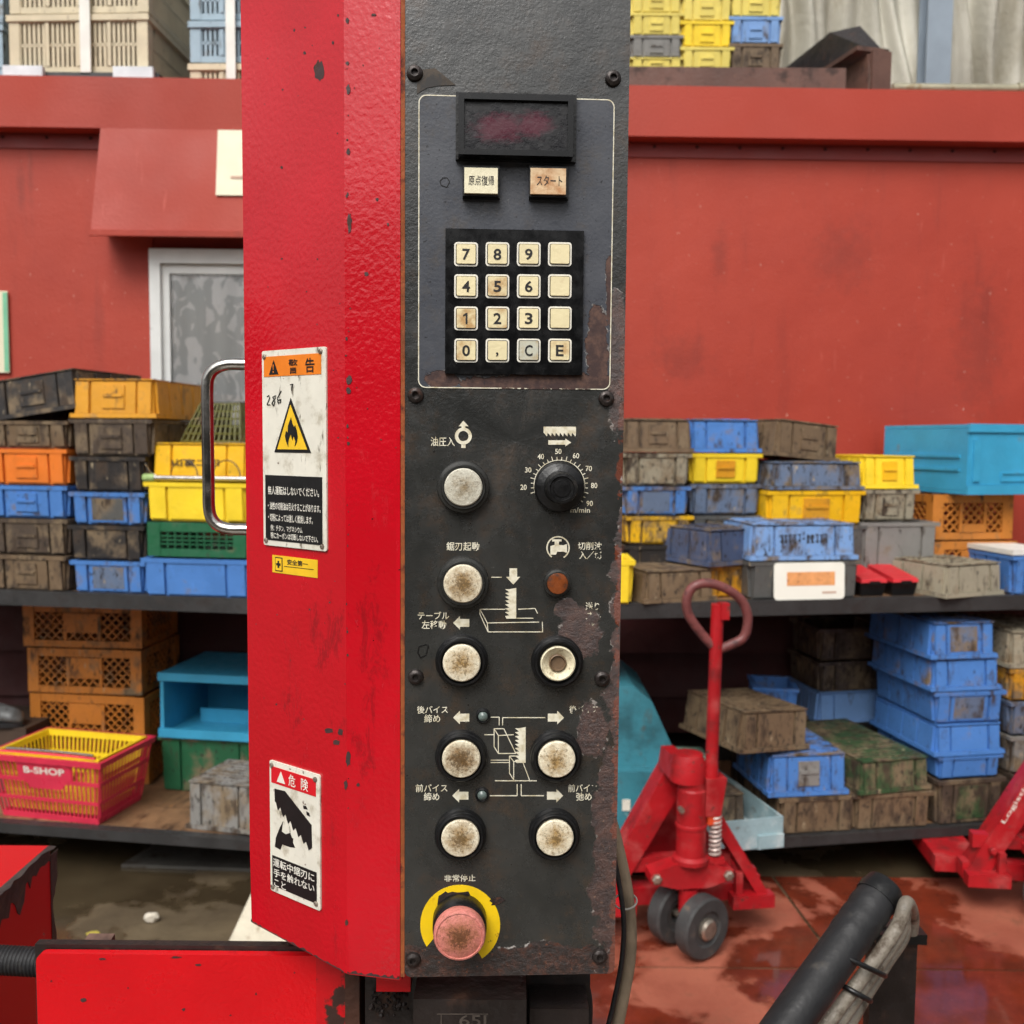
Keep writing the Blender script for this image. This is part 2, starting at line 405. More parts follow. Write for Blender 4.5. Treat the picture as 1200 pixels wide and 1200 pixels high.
x0, z1 = u(D[0], D[2]); x1, z0 = u(D[1] - 2, D[3])
bm = bmesh.new(); prism(bm, rrect(x0, x1, z0, z1, .0045), -.0004, .0)
decal = fin('decal', bm, DECAL, mach, PF.M)
b = NB('silk_screen_cream'); b.co(False)
wz = b.blobs([BL(700, 728, 34, 26), BL(688, 838, 30, 16), BL(650, 725, 22, 14), BL(705, 648, 12, 14), BL(700, 925, 10, 10), BL(640, 457, 90, 4)])
wear = b.ma('ADD', b.ma('MULTIPLY', b.step(wz, -.25, .6), .30), b.noise(420, 4, .65))
al = b.step(wear, .76, .71)
PRINT = b.fin(b.mix(b.step(b.noise(200, 4), .4, .7), C(232, 226, 205), C(196, 184, 152)), .5, alpha=al)
bm = bmesh.new(); t = .0006
ringplate(bm, rrect(x0, x1, z0, z1, .0045), rrect(x0 + t, x1 - t, z0 + t, z1 - t, .0040), -.00055, -.0003)
fin('border_line', bm, PRINT, decal, PF.M, smooth=0)

# ---- display
INK = surf('dark_ink', C(30, 28, 28), .6, .2, 50)
def slab(name, fr, x0, x1, y0, y1, off0, off1, mat, parent, bevel=.0006, r=.0, ref=None):
    a = fr.uv(x0, y1, ref if ref is not None else off1); c_ = fr.uv(x1, y0, ref if ref is not None else off1)
    bm = bmesh.new()
    if r: prism(bm, rrect(a[0], c_[0], a[1], c_[1], r), -off1, -off0)
    else: box(bm, a[0], c_[0], -off1, -off0, a[1], c_[1])
    return fin(name, bm, mat, parent, fr.M, bevel=bevel)
disp = slab('display', PF, 534, 675, 114, 189, .0, .004, BLACKP, mach, .0008, ref=.0)
a = PF.uv(539.5, 178, .013); c_ = PF.uv(670, 114.5, .013)
bm = bmesh.new(); T = .0020
o1 = [(a[0] - .0012, a[1] - .0012), (c_[0] + .0012, a[1] - .0012), (c_[0] + .0012, c_[1] + .0012), (a[0] - .0012, c_[1] + .0012)]
i1 = [(a[0] + T, a[1] + T), (c_[0] - T, a[1] + T), (c_[0] - T, c_[1] - T), (a[0] + T, c_[1] - T)]
ringplate(bm, o1, i1, -.013, -.0042); fin('bezel', bm, BLACKG, disp, PF.M, bevel=.0008, seg=2)
b = NB('display_window'); b.co(False)
xs, zs = PF.uv(600, 150, .01)
fb = b.blobs([(xs - .008, zs, .026, .014), (xs + .012, zs + .002, .022, .012)])
nr = b.noise(90, 6, .7, b.mp(b.co(), (1, 1, 2.2)), .8)
fr_ = b.step(b.ma('ADD', fb, b.ma('MULTIPLY', b.ma('SUBTRACT', nr, .5), 1.2)), .25, .75)
c = b.mix(b.ma('MULTIPLY', fr_, .8), C(20, 19, 22), C(84, 18, 40)); c = b.mix(b.ma('MULTIPLY', b.step(b.noise(120, 7, .8, b.mp(b.co(), (.5, 1, 1.4)), .8), .54, .72), .4), c, C(96, 92, 96))
WIN = b.fin(c, b.fmix(b.step(b.noise(120, 6, .7), .35, .65), .14, .5), b.bump(b.noise(260, 5, .7), .0005, .5))
bm = bmesh.new(); box(bm, i1[0][0] - .0004, i1[2][0] + .0004, -.0105, -.0045, i1[0][1] - .0004, i1[2][1] + .0004); fin('window', bm, WIN, disp, PF.M)

# ---- two rectangular push buttons
def dirty(name, base, stain, amt, rough=.45, scale=60):
    return surf(name, base, rough, .05, 30, [(stain, scale, .62 - amt * .3, .92 - amt * .3, .6, None)], [(300, .0003, 3)])
CREAMK = dirty('cream_key_cap', C(238, 230, 198), C(196, 166, 110), .3)
AMBERK = dirty('amber_stained_cap', C(228, 200, 160), C(178, 120, 70), .8)
for x0, x1, y0, y1, m, tx, tb in ((542.5, 585, 196, 228, CREAMK, '原点復帰', (549, 206, 579, 217)), (620, 665, 196.5, 229, AMBERK, 'スタート', (629, 206, 659, 217.5))):
    kb = slab('push_key', PF, x0 - .5, x1 + .8, y0 + .3, y1 + 5.5, .0004, .004, BLACKP, mach, .0006, ref=.0)
    slab('key_collar', PF, x0, x1, y0 - .5, y1 + 1, .004, .0075, BLACKP, kb, .0006)
    slab('cap', PF, x0 + 1.6, x1 - 1.6, y0 + 1.0, y1 - 2.0, .0075, .0096, m, kb, .0008)
    ftext(tx, PF, tb, .00972, INK, kb, bold=.006)

# ---- numeric keypad
kp = slab('keypad', PF, 521.5, 684, 271.5, 438, .0004, .0032, BLACKG, mach, .0022, ref=.001)
KW = surf('key_frame_white', C(232, 228, 216), .5, .04, 40)
stains = {'5': .75, '1': 1.0, '2': .6, '0': .7, 'E': .75, 'C': .9}
rows_ = ['789 ', '456 ', '123 ', '0,CE']
for r in range(4):
    for q in range(4):
        cx = 546.2 + q * 36.7 + (0 if q < 3 else -.3); cy = 298 + r * 37.6
        chh = rows_[r][q]
        x, z = PF.uv(cx, cy, .0034); w = .00695; t = .0009
        bm = bmesh.new(); ringplate(bm, rrect(x - w, x + w, z - w, z + w, .0018), rrect(x - w + t, x + w - t, z - w + t, z + w - t, .0012), -.0037, -.0031)
        fin('key_frame', bm, KW, kp, PF.M, smooth=0)
        m = dirty('key_%.2f' % stains.get(chh, .28), C(234, 220, 176) if chh != 'C' else C(200, 200, 184), C(186, 146, 92), stains.get(chh, .15), .4, 90)
        if chh == 'C': m = dirty('key_grey', C(196, 196, 180), C(176, 150, 100), .5, .4, 90)
        bm = bmesh.new(); w2 = .00555; prism(bm, rrect(x - w2, x + w2, z - w2, z + w2, .0008), -.0048, -.0031); key = fin('key', bm, m, kp, PF.M, bevel=.0005)
        if chh != ' ':
            bb = (cx - 4.6, cy - 6.5, cx + 4.6, cy + 6.5) if chh != ',' else (cx - 1.8, cy + 2, cx + 1.2, cy + 7)
            if chh == '1':
                fpoly(PF, [[(cx - .6, cy - 6.5), (cx + 1.6, cy - 6.5), (cx + 1.6, cy + 6.5), (cx - .6, cy + 6.5)], [(cx - .6, cy - 6.4), (cx - .6, cy - 4), (cx - 3.4, cy - 2.4), (cx - 3.4, cy - 4.2)]], .0050, INK, key, 'digit'); continue
            ftext(chh, PF, bb, .0050, INK, key, 'digit', bold=.02)

# ---- screws
for i, (x, y) in enumerate(((486, 85), (719, 91), (487, 463), (711, 467), (487, 794), (706, 796), (484, 1126), (703, 1122))):
    p = PF.p(x, y, .002); bm = bmesh.new(); r = .0048
    lathe(bm, [(r, 0), (r * 1.0, .0008), (r * .9, .0022), (r * .62, .0031), (r * .46, .0032), (r * .40, .0031), (r * .36, .0012), (0, .0010)], 24)
    fin('panel_screw', bm, SCREW, plate, PF.M @ Matrix.Translation((p.x, 0, p.z)))

# ---- silk-screened lettering and pictograms
OFF = .00025
for tx, bb in (('油圧入', (505, 512.5, 532.5, 522.5)), ('鋸刃起動', (523.5, 635.5, 561.5, 645)), ('テーブル', (490, 717, 526, 725.5)), ('左移動', (494.5, 727.5, 522.5, 737)),
               ('切削油', (677.5, 635.5, 704.5, 644)), ('入／切', (679, 646, 704.5, 655)), ('送り', (686.5, 706, 702, 715)), ('ブル', (686, 717, 704, 725.5)), ('動', (690, 727.5, 699.5, 736.5)),
               ('後バイス', (489, 827.5, 524.5, 836)), ('締め', (497.5, 837.5, 515.5, 846.5)), ('前バイス', (487.5, 919, 524, 928)), ('締め', (497, 929, 514.5, 938)),
               ('後バイス', (667.5, 827, 701, 836)), ('前バイス', (666, 919, 700, 928)), ('弛め', (675.5, 929, 693, 938)), ('非常停止', (521, 1025, 557, 1033)), ('m/min', (669, 595, 691, 600.5))):
    ftext(tx, PF, (bb[0] - .4, bb[1] - .3, bb[2] + .4, bb[3] + .3), OFF, PRINT, plate, bold=.010)
for tx, x, y in (('20', 613.5, 571), ('30', 619, 550.7), ('40', 633.7, 535), ('50', 654.3, 529), ('60', 675, 534), ('70', 690, 549), ('80', 696.3, 569), ('90', 691, 590)):
    ftext(tx, PF, (x - 3.8, y - 3.1, x + 3.8, y + 3.1), OFF, PRINT, plate, 'scale_number')
tick = []
for k in range(24):
    a = RAD(195 - k * 10); r1 = 33.5 if k % 3 else 35.0
    tick += stroke([(655.5 + 29.5 * math.cos(a), 569 - 29.5 * math.sin(a)), (655.5 + r1 * math.cos(a), 569 - r1 * math.sin(a))], .9)
arc = [(655.5 + 29.8 * math.cos(RAD(195 - 5 * k)), 569 - 29.8 * math.sin(RAD(195 - 5 * k))) for k in range(46)]
fpoly(PF, tick + stroke(arc, .8), OFF, PRINT, plate, 'dial_scale')
def annulus(cx, cy, r0, r1, a0=0, a1=360, n=32):
    out = []
    for k in range(n):
        A, B = RAD(a0 + (a1 - a0) * k / n), RAD(a0 + (a1 - a0) * (k + 1) / n)
        out.append([(cx + r * math.cos(t), cy - r * math.sin(t)) for r, t in ((r0, A), (r1, A), (r1, B), (r0, B))])
    return out
fpoly(PF, [[(543, 493), (549, 499.5), (545.3, 499.5), (545.3, 502), (540.8, 502), (540.8, 499.5), (537.5, 499.5)], [(540.6, 519.5), (545.6, 519.5), (545.6, 525), (540.6, 525)]] + annulus(543, 511, 6, 10), OFF, PRINT, plate, 'hydraulic_symbol')
def blade_h(x0, x1, y0, y1, n):
    p = [(x0, y0), (x1, y0), (x1, y1 - 4)]
    w = (x1 - x0) / n
    for k in range(n): p += [(x1 - k * w - w * .15, y1), (x1 - (k + 1) * w, y1 - 4.5)]
    return p
def arrow(tipx, tipy, d, L=19, hw=8, hl=8, sw=4.6):
    b_ = tipx - d * hl; e_ = tipx - d * L
    return [(tipx, tipy), (b_, tipy - hw), (b_, tipy - sw), (e_, tipy - sw), (e_, tipy + sw), (b_, tipy + sw), (b_, tipy + hw)]
fpoly(PF, [blade_h(637, 675, 500, 511.5, 8)], OFF, PRINT, plate, 'blade_symbol')
fpoly(PF, [arrow(669.5, 518.5, 1, 27, 4.6, 7, 2.6)], OFF, PRINT, plate, 'arrow_symbol')
fpoly(PF, [[(597, 666), (606, 666), (606, 676), (609.5, 676), (601.5, 685), (593, 676), (597, 676)]], OFF, PRINT, plate, 'arrow_symbol')
for tip, d in (((531, 730), -1), ((531, 841), -1), ((530, 932.5), -1), ((661, 841), 1), ((660, 932.5), 1)):
    fpoly(PF, [arrow(tip[0], tip[1], d)], OFF, PRINT, plate, 'arrow_symbol')
def blade_v(x0, x1, y0, y1, n):
    p = [(x1, y0), (x1, y1), (x0 + 1, y1)]
    h = (y1 - y0) / n
    for k in range(n): p += [(x0 - .5, y1 - (k + .9) * h + 1), (x0 + 4.5, y1 - (k + 1) * h + .6)]
    return p[:-1] + [(x0 + 4.5, y0 + 1.5)]
fpoly(PF, [blade_v(592.5, 605, 689, 725, 8)], OFF, PRINT, plate, 'blade_symbol')
fpoly(PF, [blade_v(604, 616, 852, 894, 9)], OFF, PRINT, plate, 'blade_symbol')
fpoly(PF, stroke([(575.5, 676.5), (588, 676.5)], 1) + stroke([(592, 714), (562.5, 714), (571, 730), (632, 729)], 1) + stroke([(562.5, 714), (562.5, 720), (572, 740.5), (636, 740.5), (635.5, 728)], 1) + stroke([(571, 730), (572, 740.5)], 1)
      + stroke([(607, 714), (627, 713), (630, 719)], 1) + stroke([(605.5, 724.5), (625, 724.5)], 1), OFF, PRINT, plate, 'table_diagram')
fpoly(PF, stroke([(575, 840.5), (585, 840.5), (585, 850)], 1) + stroke([(589, 850), (589, 841), (639, 841)], 1) + stroke([(567.5, 861), (579, 861)], 1) + stroke([(579, 854), (590.5, 854), (604.5, 883), (584, 883), (584, 862), (602, 861)], 1)
      + stroke([(584, 862), (579, 854), (579, 875), (584, 883)], 1) + stroke([(575, 890.8), (596.5, 890.8)], .8) + stroke([(575, 893.6), (596.5, 893.6)], .8)
      + stroke([(597, 886), (610, 886), (620.5, 914)], 1) + stroke([(597, 886), (602, 892.5), (612.5, 892.5)], 1) + stroke([(597, 886), (597, 906), (602, 914), (602, 892.5)], 1)
      + stroke([(580, 915), (629, 915)], 1) + stroke([(606, 919), (606, 932.5), (574, 932.5)], 1) + stroke([(610.8, 919), (610.8, 932.5), (637.5, 932.5)], 1), OFF, PRINT, plate, 'vise_diagram')
fpoly(PF, annulus(654, 642, 12.2, 13.8, -60, 235) + [[(645, 640), (650, 638.5), (650, 634.5), (647, 634.5), (647, 632), (658, 632), (658, 634.5), (655, 634.5), (655, 638.5), (660, 639), (664.5, 637.5), (664.5, 648), (660, 646.5), (653, 646.5), (651.5, 650), (645, 650)]], OFF, PRINT, plate, 'tap_symbol')
PEN = surf('marker_pen', C(16, 16, 16), .35, .1, 40)
fpoly(PF, stroke([(491, 758), (499, 755.5), (502, 757), (499, 768), (493, 771), (489.5, 765), (491, 758)], 1.3), OFF, PEN, plate, 'pen_mark')
fpoly(PF, stroke([(519, 208.5), (524, 208.3), (527, 213), (523.5, 219.5), (517, 217), (515.5, 212), (519, 208.5)], 1.1), .0006, PEN, decal, 'pen_mark')
# torn strip of film by the top screw
fpoly(PF, [[(489, 82), (510, 80), (534, 99.5), (513, 100.5), (500, 103), (488.6, 110)]], .0005, surf('brown_tape', C(62, 50, 36), .3, .3, 60, [(C(30, 24, 20), 80, .5, .6, .4, None)]), plate, 'tape_scrap')

# ---- round push buttons
def capmat(name, base, stain, amt):
    if name in _cache: return _cache[name]
    b = NB(name); b.co(True); tc = b.n('TexCoord'); o = b.xyz(tc.outputs['Object'])
    rr = b.ma('SQRT', b.ma('ADD', b.ma('MULTIPLY', o[0], o[0]), b.ma('MULTIPLY', o[2], o[2])))
    f = b.ma('ADD', b.ma('SUBTRACT', 1.0, b.ma('DIVIDE', rr, .0118)), b.ma('MULTIPLY', b.ma('SUBTRACT', b.noise(230, 9, .8), .5), 2.6))
    cm = b.ma('SUBTRACT', 1.0, b.ma('DIVIDE', rr, .0118))
    c = b.mix(b.step(f, .25 - amt * .7, 1.5 - amt * .5), base, stain)
    c = b.mix(b.ma('MULTIPLY', b.step(b.ma('ADD', b.noise(560, 6, .75), b.ma('MULTIPLY', cm, .26 * amt)), .60, .72), .75), c, mul(stain, .30))
    c = b.mix(b.ma('MULTIPLY', b.step(b.noise(420, 5, .7), .54, .68), .6), c, mul(stain, .5))
    _cache[name] = b.fin(c, .5, b.bump(b.noise(330, 5, .7), .0009, .8)); return _cache[name]
CAPS = [capmat('cap_lens_grey', C(206, 202, 186), C(140, 122, 92), .45), capmat('cap_cream_a', C(240, 232, 208), C(158, 126, 78), .95), capmat('cap_cream_b', C(240, 232, 208), C(172, 138, 84), .75),
        capmat('cap_cream_c', C(238, 230, 204), C(136, 104, 62), 1.05)]
GUN = surf('gunmetal_ring', C(66, 66, 64), .3, .2, 60, [(C(36, 32, 28), 120, .5, .7, .5, None)], metal=.55)
def ring_btn(cx, cy, R, rc, h, kind, cm, name='push_button'):
    p = PF.p(cx, cy, h); M = PF.M @ Matrix.Translation((p.x, 0, p.z)); k = .00051 * (1 - h / .59)
    R *= k; rc *= k
    o = empty(name, M); o.parent = mach; o.matrix_local = wm(mach).inverted() @ M
    bm = bmesh.new()
    if kind == 'lamp':
        lathe(bm, [(R, 0), (R, h * .55), (R * .97, h * .75), (R * .86, h * .8), (R * .83, h), (R * .76, h), (R * .74, h * .6), (0, h * .55)], 48)
    else:
        lathe(bm, [(R, 0), (R, h * .5), (R * .965, h * .62), (R * .93, h * .64), (R * .92, h * .88), (R * .87, h), (R * .80, h), (R * .77, h * .5), (0, h * .45)], 48)
    fin('ring', bm, BLACKP if kind != 'lamp' else GUN, o, M)
    bm = bmesh.new()
    if kind == 'cup':
        lathe(bm, [(rc, h * .4), (rc, h * .95), (rc * .93, h), (rc * .85, h * .9), (rc * .5, h * .55), (rc * .48, h * .3)], 40); fin('cup', bm, cm, o, M)
        bm = bmesh.new(); lathe(bm, [(rc * .5, h * .3), (rc * .5, h * .75), (rc * .44, h * .82), (rc * .38, h * .6), (0, h * .55)], 32); fin('stem', bm, surf('brown_stem', C(110, 88, 66), .5, .3, 100), o, M)
    else:
        lathe(bm, [(rc, h * .5), (rc, h * 1.02), (rc * .94, h * 1.12), (rc * .6, h * 1.18), (0, h * 1.2)], 40); fin('cap', bm, cm, o, M)
    return o
ring_btn(543, 571, 31, 22.5, .0085, 'lamp', CAPS[0])
ring_btn(542.5, 684, 31, 23, .0085, 'lamp', CAPS[1])
ring_btn(541, 777, 31.5, 22.5, .008, 'btn', CAPS[2])
ring_btn(654, 778, 31.5, 21, .008, 'cup', capmat('cup_cream', C(232, 222, 190), C(170, 140, 90), .2))
ring_btn(540.5, 889.5, 31.5, 23, .008, 'btn', CAPS[3])
ring_btn(652.5, 890, 31.5, 22.5, .008, 'btn', CAPS[2])
ring_btn(539.5, 982.5, 31.5, 23, .008, 'btn', CAPS[1])
ring_btn(650.5, 982, 31.5, 22.5, .008, 'btn', CAPS[2])
ring_btn(653.5, 684, 16.3, 12.8, .006, 'lamp', surf('brown_lens', C(120, 62, 30), .25, .3, 90, [(C(60, 40, 30), 150, .5, .7, .5, None)]), 'coolant_button')
for x, y in ((566, 840), (565, 932.5)):
    p = PF.p(x, y, .003); M = PF.M @ Matrix.Translation((p.x, 0, p.z)); bm = bmesh.new()
    lathe(bm, [(.0044, 0), (.0043, .002), (.0036, .0028), (.003, .0022), (0, .0022)], 24); o = fin('indicator_lamp', bm, BLACKP, mach, M)
    bm = bmesh.new(); lathe(bm, [(.003, .0018), (.0028, .003), (.0016, .0042), (0, .0046)], 20); fin('lens', bm, surf('smoky_lens', C(96, 108, 104), .15, .2, 200), o, M)
# ---- speed dial
p = PF.p(656, 571, .004); M = PF.M @ Matrix.Translation((p.x, 0, p.z))
dial = empty('speed_dial', M); dial.parent = mach; dial.matrix_local = wm(mach).inverted() @ M
bm = bmesh.new(); lathe(bm, [(.0152, 0), (.0152, .003), (.0142, .0046), (.0105, .006), (.0095, .0065), (0, .0065)], 48); fin('skirt', bm, BLACKP, dial, M)
bm = bmesh.new(); lathe(bm, [(.0098, .006), (.0094, .017), (.0088, .0185), (.0072, .0187), (.0068, .0178), (.0052, .0178), (.005, .0184), (0, .0186)], 40); fin('knob', bm, BLACKP, dial, M)
# ---- emergency stop
p = PF.p(538.5, 1097, .021); M = PF.M @ Matrix.Translation((p.x, 0, p.z))
es = empty('emergency_stop', M); es.parent = mach; es.matrix_local = wm(mach).inverted() @ M
a0_, a1_ = 213, -57
disc = [(539.3 + 46.8 * math.cos(RAD(a0_ + (a1_ - a0_) * k / 60)), 1084 - 46.8 * math.sin(RAD(a0_ + (a1_ - a0_) * k / 60))) for k in range(61)] + [(556, 1108), (520, 1098), (508, 1100)]
YEL = surf('yellow_disc_paint', C(240, 200, 20), .45, .08, 60, [(C(200, 150, 20), 120, .58, .8, .6, None), (C(80, 60, 20), 240, .68, .74, .8, None)])
fpoly(PF, [disc], .0004, YEL, es, 'yellow_disc', .0004)
rs = random.Random(3)
chip = [(512.5, 1060), (514, 1050), (519, 1047), (522, 1044.5), (525, 1046.5), (530, 1045), (536, 1046), (543, 1045.5), (549, 1044.5), (551, 1049), (556, 1054), (552, 1060), (545, 1072), (520, 1072)]
fpoly(PF, [chip, [(586.5, 1051), (580, 1052.5), (575.5, 1053), (573.5, 1056), (577, 1058), (575.5, 1061), (582, 1060.5), (587, 1058), (592, 1055)]], .0006, DK, es, 'bare_patch')
bm = bmesh.new(); lathe(bm, [(.0166, .0005), (.0164, .012), (.0155, .0135), (0, .0135)], 44); fin('collar', bm, BLACKP, es, M)
bm = bmesh.new(); lathe(bm, [(.0150, .013), (.0156, .015), (.0157, .0195), (.0150, .0212), (.0140, .0216), (.0136, .0208), (.0130, .0212), (.007, .0222), (0, .0226)], 48)
fin('mushroom_cap', bm, capmat('faded_red_cap', C(216, 132, 122), C(150, 96, 62), 1.15), es, M)

# ---- signs on the side face
def norm(cn, x, y):
    (tlx, tly), (trx, try_), (brx, bry), (blx, bly) = cn
    uu = (x - (tlx + blx) / 2) / ((trx + brx) / 2 - (tlx + blx) / 2)
    t_, b_ = tly + (try_ - tly) * uu, bly + (bry - bly) * uu
    return uu, (y - t_) / (b_ - t_)
class Plate:
    def __init__(s, fr, cn, off):
        q = [fr.uv(x, y, off) for x, y in cn]
        s.x0 = (q[0][0] + q[3][0]) / 2; s.x1 = (q[1][0] + q[2][0]) / 2; s.z1 = (q[0][1] + q[1][1]) / 2; s.z0 = (q[2][1] + q[3][1]) / 2
        s.cn = cn; s.fr = fr; s.off = off
    def pt(s, uu, v): return s.x0 + (s.x1 - s.x0) * uu, s.z1 + (s.z0 - s.z1) * v
    def fp(s, x, y): return s.pt(*norm(s.cn, x, y))
    def rect(s, name, u0, u1, v0, v1, lift, mat, parent):
        a, b_ = s.pt(u0, v1), s.pt(u1, v0); bm = bmesh.new(); y = -s.off - lift
        prism(bm, [(a[0], a[1]), (b_[0], a[1]), (b_[0], b_[1]), (a[0], b_[1])], y, y + .0002); return fin(name, bm, mat, parent, s.fr.M, smooth=0)
    def poly(s, name, polys, lift, mat, parent, img=True):
        bm = bmesh.new()
        for i, P in enumerate(polys): prism(bm, [s.fp(*q) if img else s.pt(*q) for q in P], -s.off - lift - i * 5e-6, -s.off - lift + .0002)
        return fin(name, bm, mat, parent, s.fr.M, smooth=0)
    def text(s, body, u0, u1, v0, v1, lift, mat, parent, bold=.012):
        a, b_ = s.pt(u0, v1), s.pt(u1, v0)
        return fin('lettering', text_mesh(body, a[0], a[1], b_[0], b_[1], -s.off - lift, bold), mat, parent, s.fr.M, smooth=0)
    def body(s, name, mat, parent, th=.0012, r=.0015):
        bm = bmesh.new(); prism(bm, rrect(s.x0, s.x1, s.z0, s.z1, r), -s.off, -s.off + th); return fin(name, bm, mat, parent, s.fr.M, bevel=.0003)
    def rivet(s, uu, v, parent):
        x, z = s.pt(uu, v); bm = bmesh.new(); lathe(bm, [(.0018, 0), (.0016, .0008), (.0008, .0012), (.0006, .0006), (0, .0006)], 16)
        fin('rivet', bm, surf('rivet_steel', C(150, 140, 128), .4, .3, 200, [(RUST, 300, .55, .65, .8, None)], metal=.6), parent, s.fr.M @ Matrix.Translation((x, -s.off, z)))
SIGNW = surf('sign_white_enamel', C(226, 222, 208), .42, .06, 50, [(C(158, 146, 120), 70, .50, .80, .6, None), (C(92, 62, 44), 150, .64, .72, .8, None), (C(120, 112, 98), 160, .6, .7, .7, (1, 1, .3))])
BLK = surf('sign_black', C(22, 21, 22), .4, .15, 60, [(C(84, 80, 76), 160, .70, .78, .6, None)])
ORG = surf('sign_orange', C(232, 126, 26), .45, .08, 60, [(C(180, 90, 30), 120, .62, .8, .6, None)])
WHT = surf('sign_white_ink', C(232, 228, 216), .5, .05, 60)
SRED = surf('sign_red', C(204, 22, 34), .45, .08, 60)
SYEL = surf('sign_yellow', C(238, 192, 40), .45, .08, 60, [(C(190, 140, 40), 90, .6, .8, .6, None)])
wp = Plate(SF, [(308, 411), (382, 406.5), (382.6, 648), (308, 636.5)], .0014)
ws = wp.body('warning_sign', SIGNW, mach)
wp.rect('orange_band', .035, .935, .03, .132, .0003, ORG, ws)
wp.text('警', .44, .58, .05, .122, .0006, BLK, ws, .006); wp.text('告', .70, .84, .05, .122, .0006, BLK, ws, .012)
wp.poly('alert_triangle', [[(.20, .05), (.275, .122), (.125, .122)]], .0006, BLK, ws, False)
wp.poly('exclamation', [[(.192, .072), (.208, .072), (.204, .1), (.196, .1)], [(.193, .106), (.207, .106), (.207, .114), (.193, .114)]], .0009, ORG, ws, False)
z4 = lambda L: [(220 + x / 4, 390 + y / 4) for x, y in L]
wp.poly('fire_triangle', [z4([(490, 302), (582, 562), (410, 554)])], .0003, BLK, ws)
wp.poly('triangle_fill', [z4([(490, 335), (566, 546), (426, 540)])], .0006, SYEL, ws)
wp.poly('flame', [z4([(480, 530), (470, 505), (465, 480), (470, 455), (478, 465), (480, 430), (494, 393), (500, 420), (508, 440), (513, 430), (520, 455), (525, 485), (520, 512), (510, 530), (514, 505), (505, 480), (500, 500), (492, 470), (484, 490), (480, 510)])], .0009, BLK, ws)
wp.poly('pen_number', stroke(z4([(376, 295), (385, 288), (390, 300), (376, 332), (392, 332)]), .9) + stroke(z4([(420, 290), (404, 296), (415, 318), (408, 338), (400, 325), (418, 298)]), .9) + stroke(z4([(446, 268), (428, 300), (430, 325), (442, 322), (444, 308), (430, 312)]), .9) + stroke(z4([(488, 240), (500, 238), (494, 268)]), .8), .0004, PEN, ws)
wp.rect('black_panel', .04, .94, .635, .972, .0003, BLK, ws)
for tx, u0, u1, v0, v1 in (('無人運転はしないでください。', .09, .90, .69, .735), ('・油性の切削油は引火することがあります。', .09, .92, .772, .812), ('・切粉によっては激しく燃焼します。', .09, .80, .832, .872), ('例：チタン、マグネシウム', .13, .64, .89, .922), ('特にカーボンは切断しないで下さい。', .13, .88, .928, .962)):
    wp.text(tx, u0, u1, v0, v1, .0006, WHT, ws, .010)
for uu, v in ((.045, .03), (.925, .022), (.045, .975), (.935, .978)): wp.rivet(uu, v, ws)
sp = Plate(SF, [(319, 649), (372, 657.5), (372, 679), (319.3, 669)], .0004)
ss = sp.body('safety_sticker', SYEL, mach, .0003, .0003)
sp.poly('cross_box', [[(.07, .1), (.235, .1), (.235, .9), (.07, .9)]], .0002, INK, ss, False)
sp.poly('box_fill', [[(.085, .16), (.22, .16), (.22, .84), (.085, .84)]], .0004, SYEL, ss, False)
sp.poly('cross', [[(.135, .3), (.17, .3), (.17, .7), (.135, .7)], [(.105, .43), (.2, .43), (.2, .57), (.105, .57)]], .0006, INK, ss, False)
sp.text('安全第一', .34, .80, .14, .46, .0002, INK, ss, .02)
sp.poly('rule', [[(.27, .56), (.92, .54), (.92, .57), (.27, .59)]], .0002, INK, ss, False)
z7 = lambda L: [(270 + x / 4, 860 + y / 4) for x, y in L]
dp = Plate(SF, z7([(185, 115), (420, 202), (420, 842), (187, 720)]), .0014)
ds = dp.body('danger_sign', SIGNW, mach)
dp.rect('red_band', .04, .93, .04, .165, .0003, SRED, ds)
dp.poly('alert_triangle', [[(.245, .06), (.33, .145), (.16, .145)]], .0006, WHT, ds, False)
dp.text('危', .40, .54, .058, .147, .0006, WHT, ds, .008); dp.text('険', .65, .79, .058, .147, .0006, WHT, ds, .006)
tee = []
tx0, ty0, tx1, ty1 = 212, 318, 384, 560
for k in range(7):
    f0, f1 = k / 7, (k + .8) / 7
    tee += [(tx0 + (tx1 - tx0) * f0, ty0 + (ty1 - ty0) * f0 - 26), (tx0 + (tx1 - tx0) * f0 + 8, ty0 + (ty1 - ty0) * f0 + 18)]
tee = [(212, 310)] + [q for k in range(7) for q in ((216 + k * 24, 312 + k * 34), (226 + k * 24, 352 + k * 33), (238 + k * 24, 338 + k * 34))] + [(383, 555)]
dp.poly('blade_picture', [z7([(210, 250), (260, 265), (383, 432), (385, 540)] + tee[::-1][1:])], .0003, BLK, ds)
dp.poly('hand_picture', [z7([(250, 405), (243, 452), (262, 466), (284, 462), (292, 486), (298, 490), (296, 508), (306, 533), (282, 528), (246, 512), (236, 536), (210, 520), (215, 478), (236, 430)])], .0003, BLK, ds)
dp.poly('motion_mark', [z7([(345, 338), (358, 342), (366, 358), (348, 354)]), z7([(360, 366), (372, 374), (377, 392), (362, 384)])], .0003, BLK, ds)
dp.rect('black_panel', .045, .935, .722, .955, .0003, BLK, ds)
for tx, u0, u1, v0, v1 in (('運転中鋸刃に', .07, .90, .735, .80), ('手を触れない', .08, .90, .815, .878), ('こと', .09, .33, .892, .95)): dp.text(tx, u0, u1, v0, v1, .0006, WHT, ds, .010)
for uu, v in ((.05, .035), (.92, .04), (.05, .965), (.92, .955)): dp.rivet(uu, v, ds)
